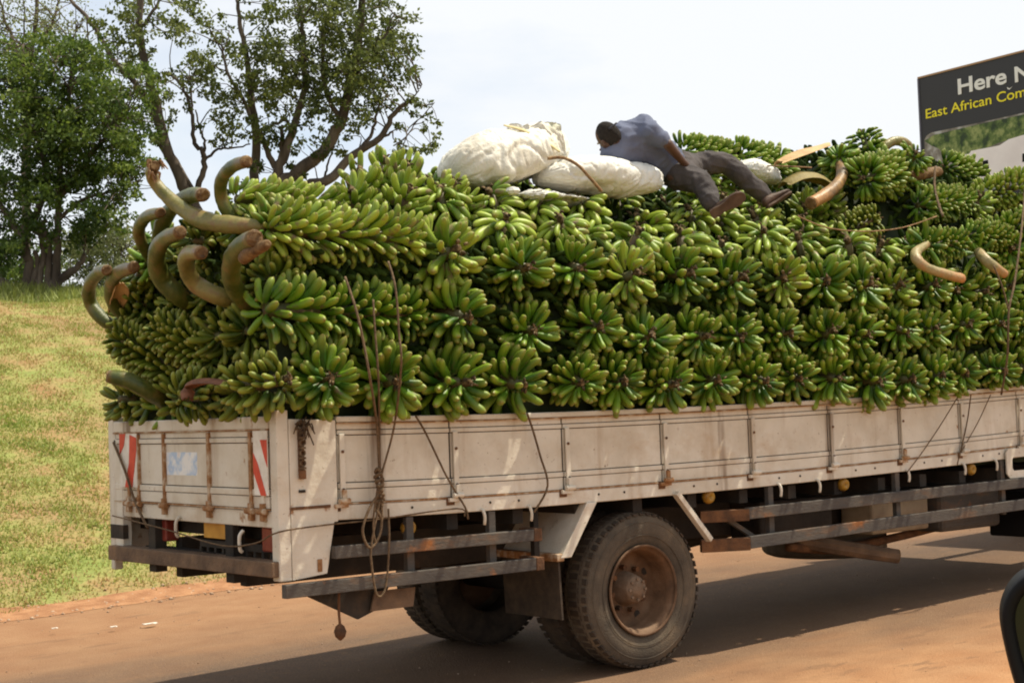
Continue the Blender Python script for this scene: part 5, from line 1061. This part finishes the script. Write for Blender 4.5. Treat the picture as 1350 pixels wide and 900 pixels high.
# shirt: torso, full sleeve on the near arm to mid upper arm
e1_ = Jn['sh'][0].lerp(Jn['el'][0], .30); e2_ = Jn['sh'][0].lerp(Jn['el'][0], .78)
S = {'w': (atY(882, 216, .64), .140), 'w2': (atY(866, 205, .65), .150), 'c': (atY(846, 190, .66), .178), 'u': (atY(822, 190, .68), .170), 'n': (atY(815, 175, .66), .078), 's': (atY(849, 167, .56), .092), 's2': (e1_, .082), 's3': (e2_, .066), 'b': (atY(811, 203, .68), .118), 'b2': (atY(806, 216, .72), .10)}
skinned('shirt', S, [('w', 'w2'), ('w2', 'c'), ('c', 'u'), ('u', 'n'), ('c', 's'), ('u', 's'), ('s', 's2'), ('s2', 's3'), ('u', 'b'), ('b', 'b2'), ('w2', 's')], 'c', shirt, P_, 2, .030)
T = {'p': (Jn['pelvis'][0], .150), 'w': (atY(876, 214, .66), .140), 'hn': (atY(898, 232, .54), .115), 'tn': (atY(912, 236, .44), .100), 'kn': (atY(925, 242, .34), .090), 'cn': (atY(933, 256, .27), .078), 'an': (atY(937, 267, .20), .070),
     'hf': (atY(915, 219, .74), .100), 'tf': (atY(936, 214, .68), .092), 'kf': (atY(957, 215, .62), .084), 'cf': (atY(982, 236, .53), .080), 'cf2': (atY(998, 250, .48), .072), 'af': (atY(1010, 260, .45), .062)}
skinned('trousers', T, [('w', 'p'), ('p', 'hn'), ('hn', 'tn'), ('tn', 'kn'), ('kn', 'cn'), ('cn', 'an'), ('p', 'hf'), ('hf', 'tf'), ('tf', 'kf'), ('kf', 'cf'), ('cf', 'cf2'), ('cf2', 'af')], 'p', trous, P_, 2, .030)
def shoe_(heel, toe, soledir, name='shoe'):
    heel, toe = V(heel), V(toe); d = (toe-heel); Ls = .27; d.normalize(); sdn = V(soledir); sdn = (sdn-d*sdn.dot(d)).normalized(); x = d.cross(sdn).normalized()
    up = MB(); n = 14; k_ = 16; sec = [(0, .026, .045), (.04, .034, .065), (.20, .038, .078), (.36, .038, .072), (.52, .042, .055), (.70, .048, .044), (.86, .044, .034), (.96, .030, .024), (1, .010, .012)]
    for (t, w_, h_) in sec:
        for k in range(k_):
            a = 2*math.pi*k/k_; up.v.append(heel+d*t*Ls+x*math.cos(a)*w_-sdn*(math.sin(a)*h_*.5+h_*.5))
    for i in range(len(sec)-1):
        for k in range(k_): up.f.append([i*k_+k, i*k_+(k+1) % k_, (i+1)*k_+(k+1) % k_, (i+1)*k_+k])
    up.f.append(list(range(k_))[::-1]); u = up.build(name, shoe, P_, smooth=True)
    so_ = MB(); ol = [(0, .022), (.02, .034), (.15, .037), (.33, .031), (.45, .034), (.65, .050), (.82, .048), (.95, .032), (1.0, .012)]
    pts = [heel+d*t*Ls*1.03-d*.005+x*w_ for t, w_ in ol]+[heel+d*t*Ls*1.03-d*.005-x*w_ for t, w_ in ol[::-1]]; so_.prism(pts, sdn*.016); q = so_.build('sole', nmat('worn_sole', [(.3, (.06, .035, .024)), (.7, (.12, .075, .052))], 12, 5, .8, .2, 60), None, bevel=.004); q.parent = u; q.location = -ORG[u.name]
# near foot: sole faces the viewer, toes tilted up
hn = atY(938, 283, .16); shoe_(hn, hn+V((.16, -.20, .14)), (-.35, -.9, -.25))
hf_ = atY(1010, 273, .40); shoe_(hf_, atY(1055, 245, .36), (.35, -.45, -.75))

# ---------------------------------------------------------------- ropes
def rope(pts, r_, label, n=5, cat='rope', m='rope', name='rope'):
    P = smooth_path(pts, n); return MB().tube(P, r_*.78, 6).build(name, M[m], smooth=True, loc=P[0], label=label, cat=cat)
yo = -.36
rope([atY(512, 345, -.20), atY(520, 372, -.30), atY(524, 405, -.33), atY(526, 440, -.34), atY(529, 480, -.36), atY(520, 560, -.10), atY(503, 625, -.05)], .009, 'long rope running down over the fruit to the big hanging knot')
rope([atY(455, 365, -.18), atY(470, 410, -.30), atY(480, 455, -.34), atY(488, 500, -.36), atY(497, 560, -.10), atY(500, 622, -.05)], .010, 'rope hanging left of the long one over the second bunch')
rope([atY(492, 395, -.30), atY(494, 430, -.33), atY(499, 500, -.33), atY(500, 560, -.08), atY(501, 622, -.04)], .008, 'thin rope between the two heavier ones above the hanging knot')
rope([atY(548, 548, -.06), atY(562, 572, -.035), atY(590, 630, -.035), atY(613, 668, -.04), atY(617, 684, -.04)], .008, 'slanting rope on the side boards ending at a hook')
rope([atY(695, 545, -.08), atY(702, 565, -.03), atY(712, 600, -.03), atY(722, 640, -.035), (1.74, -.035, 1.09)], .009, 'dark rope hanging down the boards just behind the wheel arch')
rope([atY(1262, 524, -.06), atY(1240, 560, -.025), atY(1215, 597, -.025), atY(1196, 622, -.03)], .006, 'slanting rope at the forward boards, lowest and furthest back of three')
rope([atY(1280, 520, -.06), atY(1276, 550, -.025), atY(1270, 580, -.025), atY(1262, 612, -.03)], .007, 'near vertical rope in the middle of the three forward ropes')
rope([atY(1306, 520, -.06), atY(1290, 555, -.025), atY(1272, 587, -.025), atY(1264, 600, -.03)], .006, 'slanting rope meeting the near vertical one at the forward hook')
rope([atY(1233, 220, .3), atY(1232, 245, .22), atY(1237, 268, .12), atY(1243, 285, .0)], .014, 'pale rope hanging over the face of the forward heap')
rope([atY(1352, 240, .1), atY(1347, 300, -.15), atY(1338, 370, -.30), atY(1330, 410, -.36), atY(1328, 470, -.34), atY(1320, 520, -.22)], .012, 'rope hanging down the fruit near the forward end')
rope([atY(1310, 350, -.28), atY(1322, 380, -.33), atY(1330, 410, -.36)], .009, 'short rope joining the forward hanging rope from the left')
rope([atY(1052, 285, .0), atY(1090, 300, -.08), atY(1140, 305, -.1), atY(1190, 300, -.1), atY(1235, 285, -.05)], .006, 'thin rope lying along the fourth row of bunches', m='fibre')
rope([atY(985, 218, .95), atY(1030, 219, .7), atY(1070, 221, .6)], .007, 'thin cord stretched from behind the knees to the tan sheath', m='fibre', cat='cord')
rope([(-.06, TW-.1, 1.12), (-.07, 1.3, 1.06), (-.07, .6, 1.00), (-.065, .2, 1.03), (-.04, -.03, 1.10), (.25, -.04, 1.118), (.6, -.045, 1.125), (1.15, -.04, 1.15), (1.2, -.05, 1.10)], .006, 'thin rope stretched below the tailgate and round the near corner')
rope([(-.055, 2.13, 1.60), (-.06, 1.95, 1.42), (-.06, 1.80, 1.22), (-.06, 1.62, 1.06)], .012, 'rope slanting across the far striped reflector on the tailgate')
# hanging knot with loops
hk = atY(500, 640, -.07); mb = MB()
for q in range(9):
    a = q*.7; mb.tube(smooth_path([hk+V((math.cos(a)*.015, math.sin(a)*.015, .10-q*.026)), hk+V((math.cos(a+2)*.026, math.sin(a+2)*.02, .075-q*.026)), hk+V((math.cos(a+4)*.024, math.sin(a+4)*.02, .10-q*.03)), hk+V((math.cos(a+6)*.02, 0, .05-q*.03))], 4), .010, 6)
kn = mb.build('rope_knot', M['rope'], smooth=True, loc=hk, label='big bundled rope knot with loops hanging over the side boards', cat='rope knot')
for l_, r_ in (([(500, 650), (487, 670), (478, 700), (488, 722), (502, 700), (503, 655)], .008), ([(503, 650), (490, 715), (490, 745), (497, 784), (508, 775), (513, 720), (512, 670)], .007), ([(498, 640), (492, 690), (495, 715)], .006)):
    P = smooth_path([atY(x, y, -.075) for x, y in l_], 5); q = MB().tube(P, r_, 6).build('loop', M['rope'], None, smooth=True); q.parent = kn; q.location = -hk

# ---------------------------------------------------------------- wing mirror of the car the picture is taken from
def mirror():
    D = .95; fwd = CF; c = atD(1406, 832, D)
    nrm = (V((-.28, -.95, -.02))).normalized(); nrm = (-ray(1392, 838).normalized()+CR*.10-CU*.16).normalized(); # glass faces back to the car and slightly outwards
    ax_x = V((0, 0, 1)).cross(nrm).normalized(); ax_z = nrm.cross(ax_x)
    if ax_x.dot(CR) < 0: ax_x = -ax_x
    s = D/FPX
    def outline(k, o):           # rounded four sided outline, in photo pixels about the centre
        base = [(-75, -10), (-72, -38), (-60, -62), (-38, -80), (0, -88), (60, -86), (100, -70), (112, -20), (108, 60), (90, 110), (40, 128), (-30, 126), (-52, 108), (-62, 70), (-70, 30)]
        P = []
        for i in range(len(base)):
            for t in (0, .25, .5, .75):
                p0, p1, p2, p3 = [V((*base[(i+q) % len(base)], 0)) for q in (-1, 0, 1, 2)]
                P.append(.5*((2*p1)+(p2-p0)*t+(2*p0-5*p1+4*p2-p3)*t*t+(3*p1-p0-3*p2+p3)*t**3))
        return [c+ax_x*(p.x*k*s/ .91)-(-CU.dot(ax_z))*ax_z*(-p.y*k*s)+nrm*o for p in P]
    rings = [(.35, -.075), (.70, -.070), (.90, -.050), (.985, -.020), (1.0, -.004), (.99, .004), (.96, .007), (.84, .006), (.79, .002), (.765, -.004)]
    mb = MB(); n = None
    for k, o in rings:
        q = outline(k, o); n = len(q); mb.v += q
    for i in range(len(rings)-1):
        for k in range(n): mb.f.append([i*n+k, i*n+(k+1) % n, (i+1)*n+(k+1) % n, (i+1)*n+k])
    mb.f.append(list(range(n)))
    hs = mb.build('wing_mirror', M['black'], smooth=True, loc=c, label='black car wing mirror in the lower right corner of the picture', cat='mirror')
    M['black'].node_tree.nodes['Principled BSDF'].inputs['Coat Weight'].default_value = .0
    gm_ = mat('mirror_glass', (.012, .010, .009), .05, .35)
    g2 = MB(); g2.v = outline(.766, -.0035); g2.f = [list(range(n))]; b_ = len(g2.v); g2.v += outline(.766, -.0065); g2.f.append(list(range(b_, b_+n))[::-1])
    g_ = g2.build('mirror_glass', gm_, None); g_.parent = hs; g_.location = -c
    arm = MB().tube([c+ax_x*.03-ax_z*.05-nrm*.03, c+ax_x*.10-ax_z*.10-nrm*.02, c+ax_x*.2-ax_z*.13], [.03, .028, .03], 10).build('mirror_arm', M['black'], None, smooth=True); arm.parent = hs; arm.location = -c
mirror()
print('bananas', NB[0], 'objects', len(bpy.data.objects))
